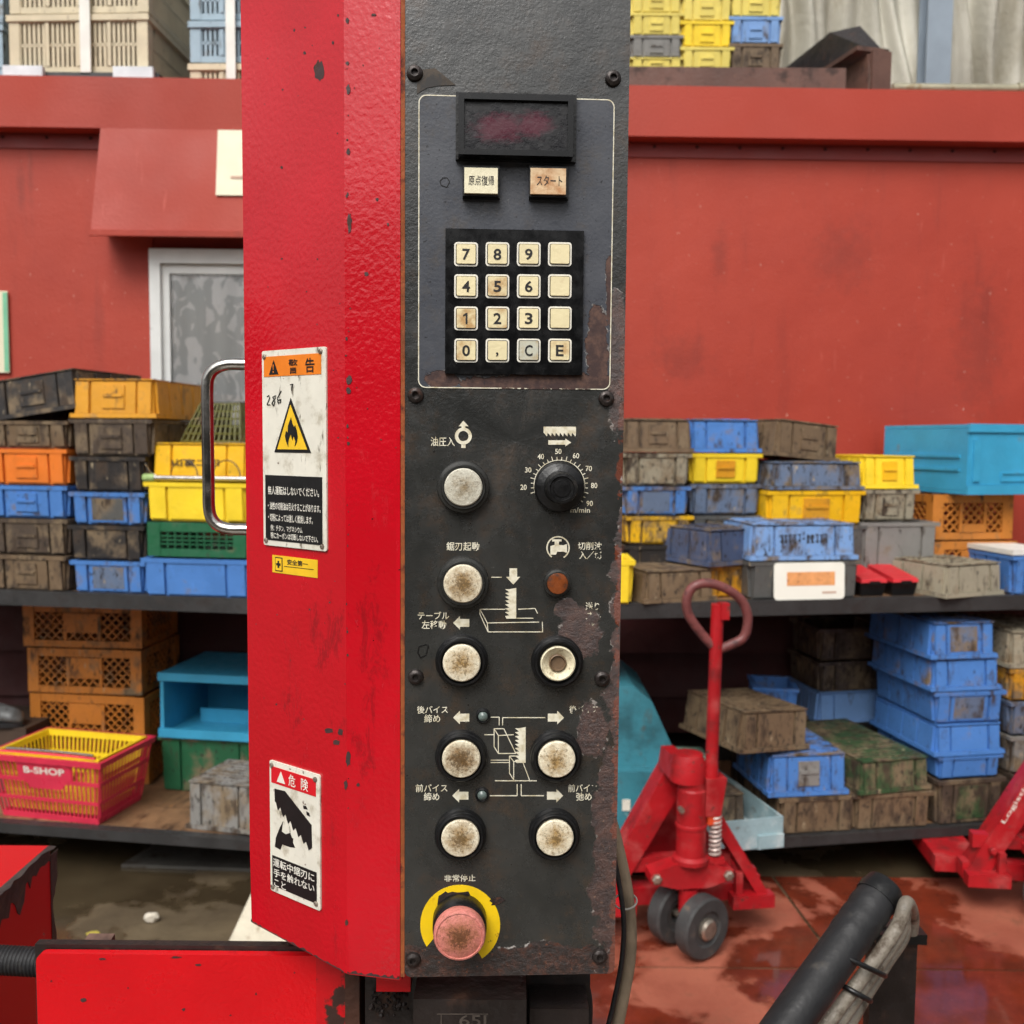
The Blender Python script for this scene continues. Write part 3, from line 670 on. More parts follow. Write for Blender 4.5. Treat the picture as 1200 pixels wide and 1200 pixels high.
# paint chips
rs = random.Random(5)
for i, (x, y, rx, ry) in enumerate(((373.5, 83, 6, 11.5), (357, 62, 1.6, 1.8), (390, 50, 1.3, 2), (330, 196, 1.4, 1.6), (396, 18, 1.2, 1.3), (385, 856, 5, 3.2), (399, 858, 3, 4), (394, 870, 4, 3))):
    fpoly(SF, [blobpoly(x, y, rx, ry, 18, .22, rs)], .00015, CHIP, housing, 'paint_chip')
for i, (x, y, rx, ry) in enumerate(((408, 105, 2.2, 5.5), (407, 24, 2, 3), (408, 178, 2, 4), (409.5, 262, 2.5, 12), (409, 445, 3, 6), (408.5, 458, 3, 4), (438, 17, 3, 1.4), (407, 74, 2, 2), (408, 890, 3, 9), (405, 920, 2, 6))):
    fpoly(FF, [blobpoly(x, y, rx, ry, 16, .3, rs)], .00045, CHIP, housing, 'paint_chip')

def edge_px(fr, A, B, w, n, off, seed):
    r2 = random.Random(seed); P = [(A[0] + (B[0] - A[0]) * k / n, A[1] + (B[1] - A[1]) * k / n) for k in range(n + 1)]
    q = P + [(x, y - r2.uniform(.15, 1) * w * (.35 + .65 * abs(math.sin(k * .7 + seed)))) for k, (x, y) in reversed(list(enumerate(P)))]
    fpoly(fr, [q], off, CHIP, housing, 'worn_edge')
edge_px(SF, (294, 1080), (403, 1139.5), 3.2, 40, .0002, 1)
edge_px(FF, (407, 1140.5), (468, 1148), 5.5, 30, .0002, 2)
for i in range(46):
    y = rs.uniform(0, 1130); x = rs.choice((rs.gauss(407, 1.2), rs.gauss(466.5, 1.5), rs.uniform(410, 464)))
    sz = rs.uniform(.4, 1.2) if rs.random() < .8 else rs.uniform(1, 2.2)
    fpoly(FF, [blobpoly(x, y, sz, sz * rs.uniform(.8, 2.2), 9, .35, rs)], .0003, CHIP, housing, 'paint_chip')
for i in range(26):
    y = rs.uniform(30, 1060); x = rs.uniform(296, 400); sz = rs.uniform(.4, 1.0)
    fpoly(SF, [blobpoly(x, y, sz, sz * rs.uniform(.8, 1.6), 9, .35, rs)], .00012, CHIP, housing, 'paint_chip')
# ---- grab handle
hy = (W_(SF, 289, 520)).y + .012
path = []
H0 = [(305, 427), (285, 427), (268, 427), (254, 431), (245.5, 440), (243, 454), (243.3, 490), (243.8, 530), (244.5, 570), (245, 594), (248, 607), (256, 616), (269, 620), (285, 620.5), (305, 621)]
pts = [atY(x, y, hy) for x, y in H0]
bm = bmesh.new(); tube(bm, smooth_path(pts, 7), .0041, 18); fin('grab_handle', bm, STEEL, mach, Matrix(), smooth=60)

# ---- lower parts of the machine
LY = .66
def wbox(name, px0, py0, px1, py1, Y0, Y1, mat, parent, bevel=.002, extra_z0=None):
    a = atY(px0, py1, Y0); c_ = atY(px1, py0, Y0); bm = bmesh.new()
    box(bm, a.x, c_.x, Y0, Y1, a.z if extra_z0 is None else extra_z0, c_.z); return fin(name, bm, mat, parent, Matrix(), bevel=bevel)
lp = atY(42, 1120, LY); lq = atY(403, 1118, LY); bm = bmesh.new()
prism(bm, rrect(lp.x, lq.x, .90, (lp.z + lq.z) / 2, .006), LY, LY + .006); fin('front_guard_plate', bm, RED2, mach, Matrix(), bevel=.0008)
bm = bmesh.new(); box(bm, lp.x - .004, lq.x, LY + .007, LY + .014, .90, (lp.z + lq.z) / 2 + .003); fin('guard_rail', bm, GREASE, mach, Matrix(), bevel=.002)
wbox('support_strip', 371, 1100, 404, 1230, LY - .004, LY - .001, surf('red_rusty_strip', C(190, 12, 22), .4, .2, 20, [(C(58, 34, 26), 34, .5, .56, .8, None)], [(200, .0006, 4)]), mach, .001, .90)
wbox('rust_strip', 404.5, 1128, 421, 1230, LY - .01, LY + .02, surf('rusty_strip', C(66, 38, 26), .7, .4, 30, [(C(120, 60, 30), 40, .55, .7, .9, None)], [(150, .0012, 5)]), mach, .001, .90)
wbox('lower_block', 484, 1172, 617, 1260, .60, .72, GREASE, mach, .003, .88)
wbox('lower_housing', 428, 1130, 692, 1260, .655, .80, GREASE, mach, .002, .86)
wbox('lower_step', 620, 1183, 690, 1260, .625, .654, GREASE, mach, .002, .88)
wbox('red_bracket', 441, 1138, 481, 1162, .632, .652, RED2, mach, .001)
LFr = Frame(atY(550, 1190, .60), 0)
fpoly(LFr, stroke([(512, 1188.5), (572, 1188.5)], 1.2) + stroke([(517, 1189), (517, 1204)], 1.2), .0004, surf('worn_bright_edge', C(70, 62, 56), .6, .3, 80), mach, 'casting_rule')
ftext('65J', LFr, (538, 1189.5, 570, 1206), .0004, surf('worn_bright_edge', C(70, 62, 56)), mach, 'casting_mark', bold=.01)
rs = random.Random(9)
bm = bmesh.new()
for k in range(60):
    p = atY(rs.uniform(436, 480), rs.uniform(1166, 1186), .648); r = rs.uniform(.0006, .0022)
    bmesh.ops.create_icosphere(bm, subdivisions=1, radius=r, matrix=Matrix.Translation((p.x, p.y + rs.uniform(-.006, .006), p.z)))
fin('swarf', bm, GREASE, mach, Matrix(), kind='stuff')
GP = Frame(Vector((0, LY, 1.1)), 0)
for x, y, rx, ry in ((98, 1172, 3, 2.6), (232, 1131, 4, 1.2), (215, 1183, 2, 1.6), (206, 1122, 6, 1.2), (60, 1150, 1, 1), (150, 1158, .8, .8), (300, 1165, 1, 1.4), (345, 1140, .8, 1), (270, 1190, 1.2, .8), (120, 1124, 5, 1)):
    fpoly(GP, [blobpoly(x, y, rx, ry, 12, .3, rs)], .0003, CHIP, mach, 'paint_chip')
# pedestal, out of frame, that carries the column
bm = bmesh.new(); box(bm, lp.x + .05, .05, .68, 1.0, 0.004, .92); fin('pedestal', bm, RED2, mach, Matrix(), bevel=.006)

# ================================================================ near things beside the machine
blk = NB('chipped_red_block'); b = blk; b.co(False)
g = b.noise(9, 7, .62, None, .4)
f = b.step(g, .60, .612)
f_edge = b.step(b.ma('ABSOLUTE', b.ma('SUBTRACT', g, .60)), .010, .0)
c = b.mix(f, C(196, 7, 20), b.mix(b.step(b.noise(60, 5), .4, .6), C(40, 36, 35), C(66, 56, 50)))
c = b.mix(b.ma('MULTIPLY', f_edge, .6), c, C(170, 140, 138))
BLOCK = b.fin(c, b.fmix(f, .3, .6), b.bump(b.ma('SUBTRACT', 1.0, f), .0012, .8))
far = atY(58.5, 991, 1.0); nx = far.x
blockE = empty('chipped_machine_block', Matrix.Translation((nx - .1, .85, 0)), 'chipped red steel block with bare dark edges beside ribbed black conduit', 'machine part')
bm = bmesh.new(); box(bm, nx - .22, nx, .70, 1.0, .62, far.z); blk_o = fin('block', bm, BLOCK, blockE, Matrix(), bevel=.003)
rs = random.Random(21)
def jag(L, w0, w1, n):                 # a torn-edged strip: 0..L along, 0..-w across
    top = [(L * k / n, 0.0) for k in range(n + 1)]
    w, out = (w0 + w1) / 2, []
    for k in range(n + 1):
        w = min(max(w + rs.gauss(0, (w1 - w0) * .2), w0), w1); out.append((L * k / n, -w * rs.uniform(.9, 1.1)))
    return top + out[::-1]
BARE = surf('bare_block_steel', C(58, 52, 50), .5, .3, 30, [(C(90, 70, 56), 60, .55, .7, .7, None)], [(120, .0008, 4)])
for nm_, Mx, L, w0, w1 in (('bare_edge', Matrix.Translation((nx + .0004, .70, far.z - .001)) @ Matrix.Rotation(RAD(90), 4, 'Z'), .298, .014, .05), ('bare_edge', Matrix.Translation((nx + .0006, .9985, far.z - .40)) @ Matrix.Rotation(RAD(90), 4, 'Z') @ Matrix.Rotation(RAD(-90), 4, 'Y'), .39, .003, .016)):
    bm = bmesh.new(); prism(bm, jag(L, w0, w1, 70), -.0004, .0003); fin(nm_, bm, BARE, blk_o, Mx, smooth=0)
bm = bmesh.new(); prism(bm, [(x, -z) for x, z in jag(.298, .003, .012, 40)], -.0004, .0003); fin('bare_edge', bm, BARE, blk_o, Matrix.Translation((nx - .001, .70, far.z + .0004)) @ Matrix.Rotation(RAD(90), 4, 'Z') @ Matrix.Rotation(RAD(90), 4, 'X'), smooth=0)
bm = bmesh.new(); box(bm, nx - .19, nx - .03, .74, .96, 0.004, .62); fin('leg', bm, GREASE, blockE, Matrix(), bevel=.003)
# ribbed conduit
q0 = atY(-40, 1123, .70); q1 = atY(60, 1128, .70)
bm = bmesh.new(); n = 90
pts = [q0 + (q1 - q0) * (k / n) for k in range(n + 1)]
tube(bm, pts, .0, 18, True, lambda i, m: .0094 + (.0011 if i % 4 < 2 else 0))
o = fin('corrugated_conduit', bm, RUBBER, None, None, smooth=60); tag(o, 'black ribbed flexible conduit running behind the low red plate', 'conduit')
# small clip plate on the rail
p = atY(107, 1119, LY + .012); bm = bmesh.new(); w = .0105
hexa(bm, [(p.x - w, LY + .010, p.z), (p.x + w * .8, LY + .010, p.z), (p.x + w * 1.0, LY + .028, p.z), (p.x - w * .8, LY + .028, p.z), (p.x - w, LY + .010, p.z + .0015), (p.x + w * .8, LY + .010, p.z + .0015), (p.x + w, LY + .028, p.z + .0075), (p.x - w * .8, LY + .028, p.z + .0075)])
o = fin('metal_clip', bm, surf('rusty_clip', C(96, 72, 62), .5, .4, 80), None, Matrix(), bevel=.0006); tag(o, 'small bent rusty metal clip lying on the rail above red plate', 'clip')

# hoses hanging by the panel's right edge
def hose(name, pxs, Y, r, mat, label, cat, seg=14, n=8, group=None):
    pts = smooth_path([atY(x, y, Y if not callable(Y) else Y(y)) for x, y in pxs], n)
    bm = bmesh.new(); tube(bm, pts, r, seg); o = fin(name, bm, mat, None, Matrix(), smooth=60); return tag(o, label, cat, group)
TANH = surf('dusty_tan_hose', C(134, 118, 98), .7, .2, 30, [(C(84, 74, 62), 40, .5, .7, .8, (1, 1, .3))], [(120, .0008, 4)])
hose('hose', [(706, 900), (712, 945), (722, 985), (734, 1040), (739, 1090), (737, 1130), (728, 1180), (716, 1240), (700, 1330)], .70, .0046, TANH, 'dusty tan hose bowing out beside the control panel edge', 'hose')
hose('cable', [(708, 930), (716, 985), (727, 1045), (731, 1085), (728, 1130), (718, 1180), (704, 1240), (690, 1330)], .685, .0018, RUBBER, 'thin black cable tied to the tan hose by the panel', 'cable')
hose('cable', [(676, 1100), (684, 1142), (690, 1170), (690, 1200), (684, 1260), (676, 1330)], .662, .0024, RUBBER, 'black cable hanging below the panel bottom edge', 'cable')
p = atY(733, 1056, .695); bm = bmesh.new()
ta = [p + Vector((math.cos(a) * .0082, math.sin(a) * .0105 - .0, math.sin(a) * .001 + math.cos(a) * .0012)) for a in [2 * math.pi * k / 24 for k in range(25)]]
tube(bm, ta, .0007, 6); o = fin('cable_tie', bm, surf('grey_tie', C(150, 148, 142), .4), None, Matrix()); tag(o, 'pale cable tie holding thin cable to the tan hose', 'cable tie')

# black pipe with grey hoses strapped to it
PY = .86
pa, pb = atY(1030, 1048, PY), atY(880, 1262, PY - .10)
ax = (pb - pa)
E = empty('black_pipe', Matrix.Translation((pb.x, pb.y, 0)), 'thick black rubber sleeved pipe slanting up beside the dark post', 'pipe')
bm = bmesh.new(); n = 40
pts = [pa + ax * (k / n) for k in range(n + 1)]
tube(bm, pts, 0, 28, True, lambda i, m: (.0178 if (i not in (3, 4, 6, 7, 9, 10)) else .0185))
fin('sleeve', bm, RUBBER, E, Matrix(), smooth=50)
bm = bmesh.new(); dn = ax.normalized(); tube(bm, [pa - dn * .012, pa - dn * .011, pa - dn * .002, pa + dn * .006], 0, 28, True, lambda i, m: (.013, .0165, .0188, .0188)[i])
fin('end_cap', bm, BLACKP, E, Matrix(), smooth=50)
bm = bmesh.new(); box(bm, pb.x - .02, pb.x + .02, pb.y - .02, pb.y + .02, .004, pb.z + .01); fin('stand', bm, GREASE, E, Matrix())
GH = surf('grey_braided_hose', C(132, 124, 112), .5, .3, 60, [(C(76, 64, 52), 60, .46, .68, .8, None), (C(176, 168, 156), 120, .62, .72, .6, None)], [(260, .0012, 3)])
for i, (sx, sy, yy, lab) in enumerate(((28, 12, -.015, 'upper grey hose'), (43, 22, -.004, 'middle grey hose'), (50, 40, .012, 'lower grey hose'))):
    P = [(1062 - i * 2, 1058 + i * 8), (1052 + i * 3, 1085 + i * 6), (1030 + i * 4, 1118 + i * 5), (1002 + i * 6, 1156 + i * 5), (972 + i * 10, 1196 + i * 4), (930 + i * 14, 1255)]
    pts = [atY(x, y, PY + yy - .05 * max(0, (y - 1050)) / 210) for x, y in P]
    bm = bmesh.new(); pre = [atY(1068 - i, 1092 + i * 10, PY + .035), atY(1069 - i, 1072 + i * 8, PY + .025)] if i == 0 else []
    tube(bm, smooth_path(pre + pts, 6), .0062, 14); o = fin('hydraulic_hose', bm, GH, None, Matrix(), smooth=60)
    tag(o, ['grey braided hose curling over the post top beside black pipe', 'grey braided hose squeezed between two others on black pipe', 'grey braided hose under the other two on black pipe'][i], 'hose', 'hoses strapped to the black pipe')
for i, (x0, y0, x1, y1) in enumerate(((968, 1111, 1036, 1143), (982, 1152, 1018, 1172))):
    A, B = atY(x0, y0, PY - .035), atY(x1, y1, PY - .035); bm = bmesh.new()
    mid = (A + B) / 2; nrm = Vector((0, -1, 0))
    pts = [mid + (A - B) * .5 * math.cos(t) + nrm * (.016 * math.sin(t)) + Vector((0, .0, .006 * math.sin(t))) for t in [math.pi * 2 * k / 30 for k in range(31)]]
    tube(bm, pts, .0024, 8); o = fin('cable_tie', bm, BLACKP, None, Matrix(), smooth=60)
    tag(o, ['black cable tie wrapped round the black pipe and grey hoses', 'black cable tie wrapped round the grey hoses only'][i], 'cable tie')
a = atY(1046, 1086, .93); c_ = atY(1076, 1086, .93)
E = empty('steel_post', Matrix.Translation(((a.x + c_.x) / 2, .94, 0)), 'dark steel flat post standing behind the strapped hoses', 'post')
bm = bmesh.new(); box(bm, a.x - .02, c_.x, .93, .945, .004, a.z); fin('upright', bm, GREASE, E, Matrix(), bevel=.001)
bm = bmesh.new(); box(bm, a.x - .02, c_.x + .004, .918, .950, a.z - .012, a.z - .002); fin('cross_plate', bm, BLACKP, E, Matrix(), bevel=.001)
# ================================================================ THE SETTING
def struct(o): o['kind'] = 'structure'; return o
# ---- ground
b = NB('wet_concrete'); b.co(False)
c = b.mix(b.step(b.noise(1.4, 7, .6), .3, .7), C(66, 54, 38), C(112, 98, 74))
c = b.mix(b.ma('MULTIPLY', b.step(b.noise(6, 7, .7), .5, .75), .6), c, C(56, 44, 28))
wet = b.step(b.noise(1.7, 5, .6), .44, .50)
c = b.mix(b.ma('MULTIPLY', wet, .62), c, C(36, 30, 22))
CONC = b.fin(c, b.fmix(wet, .7, .14), b.bump(b.ma('MULTIPLY', b.noise(40, 6, .7), b.ma('SUBTRACT', 1.0, wet)), .004, .7))
bm = bmesh.new(); box(bm, -60, 60, -60, 60, -.3, 0); struct(fin('ground', bm, CONC, None, Matrix()))
b = NB('red_painted_deck'); b.co(False)
c = b.mix(b.step(b.noise(3, 7, .65), .3, .7), C(142, 74, 56), C(170, 98, 76))
c = b.mix(b.ma('MULTIPLY', b.step(b.noise(12, 7, .7), .52, .72), .55), c, C(104, 66, 48))
c = b.mix(b.ma('MULTIPLY', b.step(b.noise(60, 5, .7), .6, .7), .4), c, C(92, 60, 46))
wn_ = b.noise(1.15, 5, .58, None, .5)
wet = b.step(b.ma('ADD', wn_, b.ma('MULTIPLY', b.ma('SUBTRACT', b.noise(14, 6, .7), .5), .12)), .445, .50)
c = b.mix(b.ma('MULTIPLY', wet, .86), c, b.mix(b.step(b.noise(5, 6, .7), .35, .7), C(70, 22, 11), C(112, 38, 18)))
c = b.mix(b.step(b.noise(170, 3, .6), .68, .72), c, C(60, 40, 32))
c = b.mix(b.ma('MULTIPLY', b.step(b.noise(240, 3, .6), .70, .74), .7), c, C(196, 160, 140))
DECK = b.fin(c, b.fmix(wet, .62, .09), b.bump(b.ma('MULTIPLY', b.noise(50, 6, .7), b.ma('SUBTRACT', 1.0, wet)), .003, .7))
dk = struct(empty('floor', Matrix())); dk['kind'] = 'structure'
A, Bq, Cq, Dq = atZ(740, 1134, 0), atZ(1200, 1139, 0), atZ(905, 1028, 0), atZ(968, 1112, 0)
seam_y = (A.y + Bq.y) / 2; g = .006
def deckplate(pts):
    bm = bmesh.new(); prismz(bm, pts, -.02, .005); fin('floor_plate', bm, DECK, dk, Matrix(), bevel=.001)
slope = (Cq.x - Dq.x) / (Cq.y - Dq.y)
YE = atZ(940, 1029, 0).y
xs_ = Dq.x + slope * (seam_y + g - Dq.y); xe_ = Dq.x + slope * (YE - Dq.y)
deckplate([(-.25, .3), (4.5, .3), (4.5, seam_y - g), (-.25, seam_y - g)])
deckplate([(-.25, seam_y + g), (xs_ - g, seam_y + g), (xe_ - g, YE), (-.25, YE)])
deckplate([(xs_ + g, seam_y + g), (4.5, seam_y + g), (4.5, YE), (xe_ + g, YE)])

# ---- red building behind
WF = Frame(Vector((0, 4.3, 0)), RAD(1.2))
bl = empty('red_building', WF.M.copy(), 'red painted steel shed with overhanging fascia and a curtained window', 'building')
def WBL(px, py, rx, ry): x_, z_ = WF.uv(px, py, 0); return (x_, z_, rx * .0037, ry * .0037)
b = NB('red_wall_paint'); b.co(False)
c = b.mix(b.step(b.noise(.9, 6, .6), .3, .7), C(158, 50, 33), C(174, 61, 41))
c = b.mix(b.ma('MULTIPLY', b.step(b.noise(7, 7, .7, b.mp(b.co(), (1, 1, .14))), .52, .8), .5), c, C(112, 36, 28))
c = b.mix(b.ma('MULTIPLY', b.step(b.noise(26, 6, .7, b.mp(b.co(), (1, 1, .2))), .62, .76), .5), c, C(196, 96, 80))
wf = b.ma('ADD', b.blobs([WBL(22, 215, 9, 50), WBL(33, 205, 7, 60), WBL(845, 300, 18, 60), WBL(1150, 400, 60, 160), WBL(800, 420, 60, 50), WBL(990, 300, 70, 70)]), b.ma('MULTIPLY', b.ma('SUBTRACT', b.noise(22, 8, .75), .5), 1.6))  # streaks and smudges, plus shading painted into the wall's right end
c = b.mix(b.ma('MULTIPLY', b.step(wf, .2, 1.0), .34), c, C(96, 36, 28))
c = b.mix(b.step(b.noise(60, 4, .6), .70, .73), c, C(206, 150, 134))
WALLR = b.fin(c, b.fmix(b.noise(5, 4), .45, .7), b.bump(b.noise(3, 4), .02, .3, b.bump(b.noise(90, 3), .0012, .8)))
FASC = surf('red_fascia_paint', C(164, 54, 36), .6, .10, .8, [(C(176, 64, 48), 1.0, .5, .75, .5, None), (C(214, 110, 92), 14, .62, .85, .55, (1, 1, .12))], [(80, .0012, 3)], rnd=False)
DARKR = surf('dark_red_siding', C(64, 16, 15), .7, .2, 3, [(C(56, 22, 20), 6, .5, .75, .7, None)], [(60, .002, 4)], rnd=False)
FO = .075
zft = (WF.uv(140, 88, FO)[1] + WF.uv(970, 105.5, FO)[1]) / 2; zfb = (WF.uv(100, 147, FO)[1] + WF.uv(960, 165, FO)[1]) / 2
XL, XR = -3.4, 3.6
bm = bmesh.new(); box(bm, XL, XR, -FO, .1, zfb, zft); fin('fascia', bm, FASC, bl, bevel=.006)
bm = bmesh.new(); box(bm, XL, XR, .02, .12, 1.0, zfb + .02); fin('wall', bm, WALLR, bl)
bm = bmesh.new(); box(bm, XL, XR, .1, 3.6, zft - .12, zft - .02); fin('roof', bm, DARKR, bl)
z185 = WF.uv(960, 186, 0)[1]
bm = bmesh.new(); box(bm, XL, XR, .012, .0195, z185, zfb - .004); st = fin('trim_strip', bm, surf('trim_red', C(146, 58, 54), .5, .1, 3), bl)
for k in range(34):
    x = -3.1 + k * .185; bm = bmesh.new(); lathe(bm, [(.008, 0), (.006, .004), (0, .005)], 10); fin('rivet', bm, DARKR, st, WF.M @ Matrix.Translation((x, .012, z185 + .045)))
zl = [1.02, .86, .66, .46, .30]
for k in range(4):
    bm = bmesh.new(); hexa(bm, [(XL, .0, zl[k + 1] + .006), (XR, .0, zl[k + 1] + .006), (XR, .06, zl[k + 1] + .006), (XL, .06, zl[k + 1] + .006), (XL, .03, zl[k]), (XR, .03, zl[k]), (XR, .06, zl[k]), (XL, .06, zl[k])])
    fin('siding_board', bm, DARKR, bl)
bm = bmesh.new(); box(bm, XL, XR, .13, .2, .004, 1.05); fin('plinth', bm, surf('dark_plinth', C(40, 34, 30), .8), bl)
for x in (XL, XR):
    bm = bmesh.new(); box(bm, x - .1, x + .1, .05, 3.6, .004, zft - .13); fin('side_wall', bm, WALLR, bl)
# hood over the window
hx0, hz0 = WF.uv(118, 148, FO); hx1 = .2
zb_ = WF.uv(200, 274, FO + .07)[1]; xb = WF.uv(106, 273, FO + .07)[0]
P = [(hx0, -FO - .002, zfb - .001), (hx1, -FO - .002, zfb - .001), (hx1, .019, zfb - .001), (hx0, .019, zfb - .001)]
Bt = [(xb, -FO - .07, zb_), (hx1, -FO - .07, zb_), (hx1, .019, zb_ + .05), (xb, .019, zb_ + .05)]
bm = bmesh.new(); hexa(bm, Bt + P); hood = fin('hood', bm, FASC, bl, bevel=.004)
bm = bmesh.new(); box(bm, xb - .004, hx1, -FO - .082, -FO - .065, zb_ - .012, zb_ + .012); fin('hood_lip', bm, WALLR, hood, bevel=.003)
# window
WHF = surf('white_aluminium_frame', C(214, 216, 214), .4, .06, 8, [(C(150, 150, 146), 30, .62, .8, .6, None)])
wx0, wz1 = WF.uv(176, 292, .03); wx1 = .1; wz0 = 1.25
win = fin('window', (lambda bm: (ringplate(bm, [(wx0, wz0), (wx1, wz0), (wx1, wz1), (wx0, wz1)], [(wx0 + .045, wz0 + .045), (wx1 - .045, wz0 + .045), (wx1 - .045, wz1 - .06), (wx0 + .045, wz1 - .06)], -.05, .018), bm)[1])(bmesh.new()), WHF, bl, bevel=.004)
sx0, sz1 = WF.uv(189, 300, .02)
bm = bmesh.new(); ringplate(bm, [(sx0, wz0 + .046), (wx1 - .05, wz0 + .046), (wx1 - .05, wz1 - .062), (sx0, wz1 - .062)], [(sx0 + .035, wz0 + .09), (wx1 - .09, wz0 + .09), (wx1 - .09, wz1 - .10), (sx0 + .035, wz1 - .10)], -.03, .0); fin('sash', bm, WHF, win, bevel=.004)
b = NB('lace_curtain'); b.co(False)
vec = b.mp(b.co(), (1, 1, .62)); n1 = b.noise(13, 4, .5, vec, 1.6); la = b.step(n1, .53, .56)
c = b.mix(la, C(218, 221, 220), C(255, 255, 254)); LACE = b.fin(c, .9)
bm = bmesh.new(); nx_, vs_ = 140, []
for k in range(nx_ + 1):
    x = sx0 + .02 + (wx1 - .1 - sx0 - .02) * k / nx_; y = -.004 + .008 * math.sin(x * 62) + .005 * math.sin(x * 31 + 1)
    vs_.append((bm.verts.new((x, y, wz0 + .07)), bm.verts.new((x, y, wz1 - .08))))
for p, q in zip(vs_, vs_[1:]): bm.faces.new((p[0], q[0], q[1], p[1]))
fin('curtain', bm, LACE, win)
b = NB('window_glass'); tr = b.n('BsdfTransparent'); gl = b.n('BsdfGlossy'); gl.inputs['Roughness'].default_value = .02
mx = b.n('MixShader'); fz = b.n('Fresnel'); fz.inputs[0].default_value = 1.5
b.t.links.new(b.ma('ADD', fz.outputs[0], .0), mx.inputs[0]); b.t.links.new(tr.outputs[0], mx.inputs[1]); b.t.links.new(gl.outputs[0], mx.inputs[2]); b.t.links.new(mx.outputs[0], b.out.inputs[0])
bm = bmesh.new(); box(bm, sx0 + .03, wx1 - .08, -.022, -.019, wz0 + .08, wz1 - .09); fin('pane', bm, b.m, win)
sx_a = WF.uv(127, 330, .008)[0]; bm = bmesh.new(); box(bm, sx_a, wx0 - .002, .009, .0195, 1.06, zb_ + .02); fin('window_surround', bm, WALLR, bl, bevel=.002)
# signs on the wall
def wallsign(px0, py0, px1, py1, off, lab):
    a, c_ = WF.uv(px0, py1, off), WF.uv(px1, py0, off); bm = bmesh.new(); prism(bm, rrect(a[0], c_[0], a[1], c_[1], .004), -off, -off + .006)
    E = fin('wall_sign', bm, surf('pale_sign_board', C(226, 218, 190), .5, .03, 10, [(C(196, 186, 150), 30, .66, .85, .6, None)]), None, WF.M, bevel=.001); tag(E, lab, 'sign'); return E
sgA, sgB = WF.uv(256, 148, FO), WF.uv(254, 226, FO + .09)
bm = bmesh.new(); tl = (-FO - .004, zfb - .002)
y_at = lambda z: -FO - .002 - .07 * (zfb - z) / (zfb - zb_)
z_b = sgB[1]
hexa(bm, [(sgA[0], y_at(z_b) - .008, z_b), (sgA[0] + .5, y_at(z_b) - .008, z_b), (sgA[0] + .5, y_at(z_b) - .003, z_b), (sgA[0], y_at(z_b) - .003, z_b), (sgA[0], y_at(zfb) - .008, zfb - .004), (sgA[0] + .5, y_at(zfb) - .008, zfb - .004), (sgA[0] + .5, y_at(zfb) - .003, zfb - .004), (sgA[0], y_at(zfb) - .003, zfb - .004)])
E = fin('wall_sign', bm, surf('pale_sign_board', C(226, 218, 190), .5, .03, 10, [(C(196, 186, 150), 30, .66, .85, .6, None)]), None, WF.M, bevel=.001); tag(E, 'cream notice board fixed to the red window hood', 'sign')
bm = bmesh.new(); zq = z_b + .34 * (zfb - z_b) * .8; box(bm, sgA[0] + .06, sgA[0] + .44, y_at(zq) - .0115, y_at(zq) - .0085, zq - .006, zq + .004); fin('printed_line', bm, surf('faded_print', C(196, 160, 140), .6), E, WF.M)
E = wallsign(-60, 341, 8.5, 436, -.006, 'white notice board with green edge on red wall above crates')
a, c_ = WF.uv(5.5, 436, -.006), WF.uv(8.3, 342, -.006); bm = bmesh.new(); box(bm, a[0], c_[0], .0045, .0058, a[1] + .003, c_[1] - .003); fin('green_edge', bm, surf('pale_green', C(120, 186, 150), .5), E, WF.M)

# ---- what stands on the roof
ZR = zft - .02
BROWN = surf('rusty_beam', C(98, 70, 60), .6, .2, 6, [(C(60, 42, 36), 12, .5, .7, .7, None), (C(140, 96, 70), 30, .64, .78, .8, None)], [(80, .002, 5)])
def ibeam(bm, L, h, w, t):             # along +y, section in x,z, base at z=0
    prism(bm, [(-w / 2, 0), (w / 2, 0), (w / 2, t), (t / 2, t), (t / 2, h - t), (w / 2, h - t), (w / 2, h), (-w / 2, h), (-w / 2, h - t), (-t / 2, h - t), (-t / 2, t), (-w / 2, t)], 0, L)
Yb = 4.46
p0, p1 = atY(690, 100, Yb), atY(985, 100, Yb)
zb1_ = ZR; hb = atY(850, 85, Yb).z - ZR
E = empty('steel_beam', Matrix.Translation((p0.x, Yb, ZR)) @ Matrix.Rotation(RAD(-90), 4, 'Z'), 'brown steel H beam lying along the roof edge below yellow crates', 'beam')
bm = bmesh.new(); ibeam(bm, p1.x - p0.x, hb, .12, .012); fin('section', bm, BROWN, E)
bm = bmesh.new(); box(bm, .0605, .068, 0, p1.x - p0.x, .0, hb - .002); fin('face_plate', bm, BROWN, E, bevel=.002)
Yc = 4.40; q = atY(1033, 98, Yc); k = dep(q) / F
w_, h_ = 25 * k, 46 * k
h_ += .06
E = empty('steel_beam', Matrix.Translation((q.x, Yc, ZR + .002)) @ Matrix.Rotation(RAD(14), 4, 'Z'), 'brown steel channel with boxed end pointing out over roof edge', 'beam')
bm = bmesh.new(); box(bm, -w_ / 2, w_ / 2, 0, .02, .0, h_); fin('end_plate', bm, BROWN, E, bevel=.003)
bm = bmesh.new(); box(bm, -w_ * .62, -w_ * .5, .021, 1.6, 0, h_ * .95); box(bm, -w_ * 1.2, w_ * .5, .021, 1.6, h_ * 1.0, h_ * 1.08); fin('channel', bm, BROWN, E)
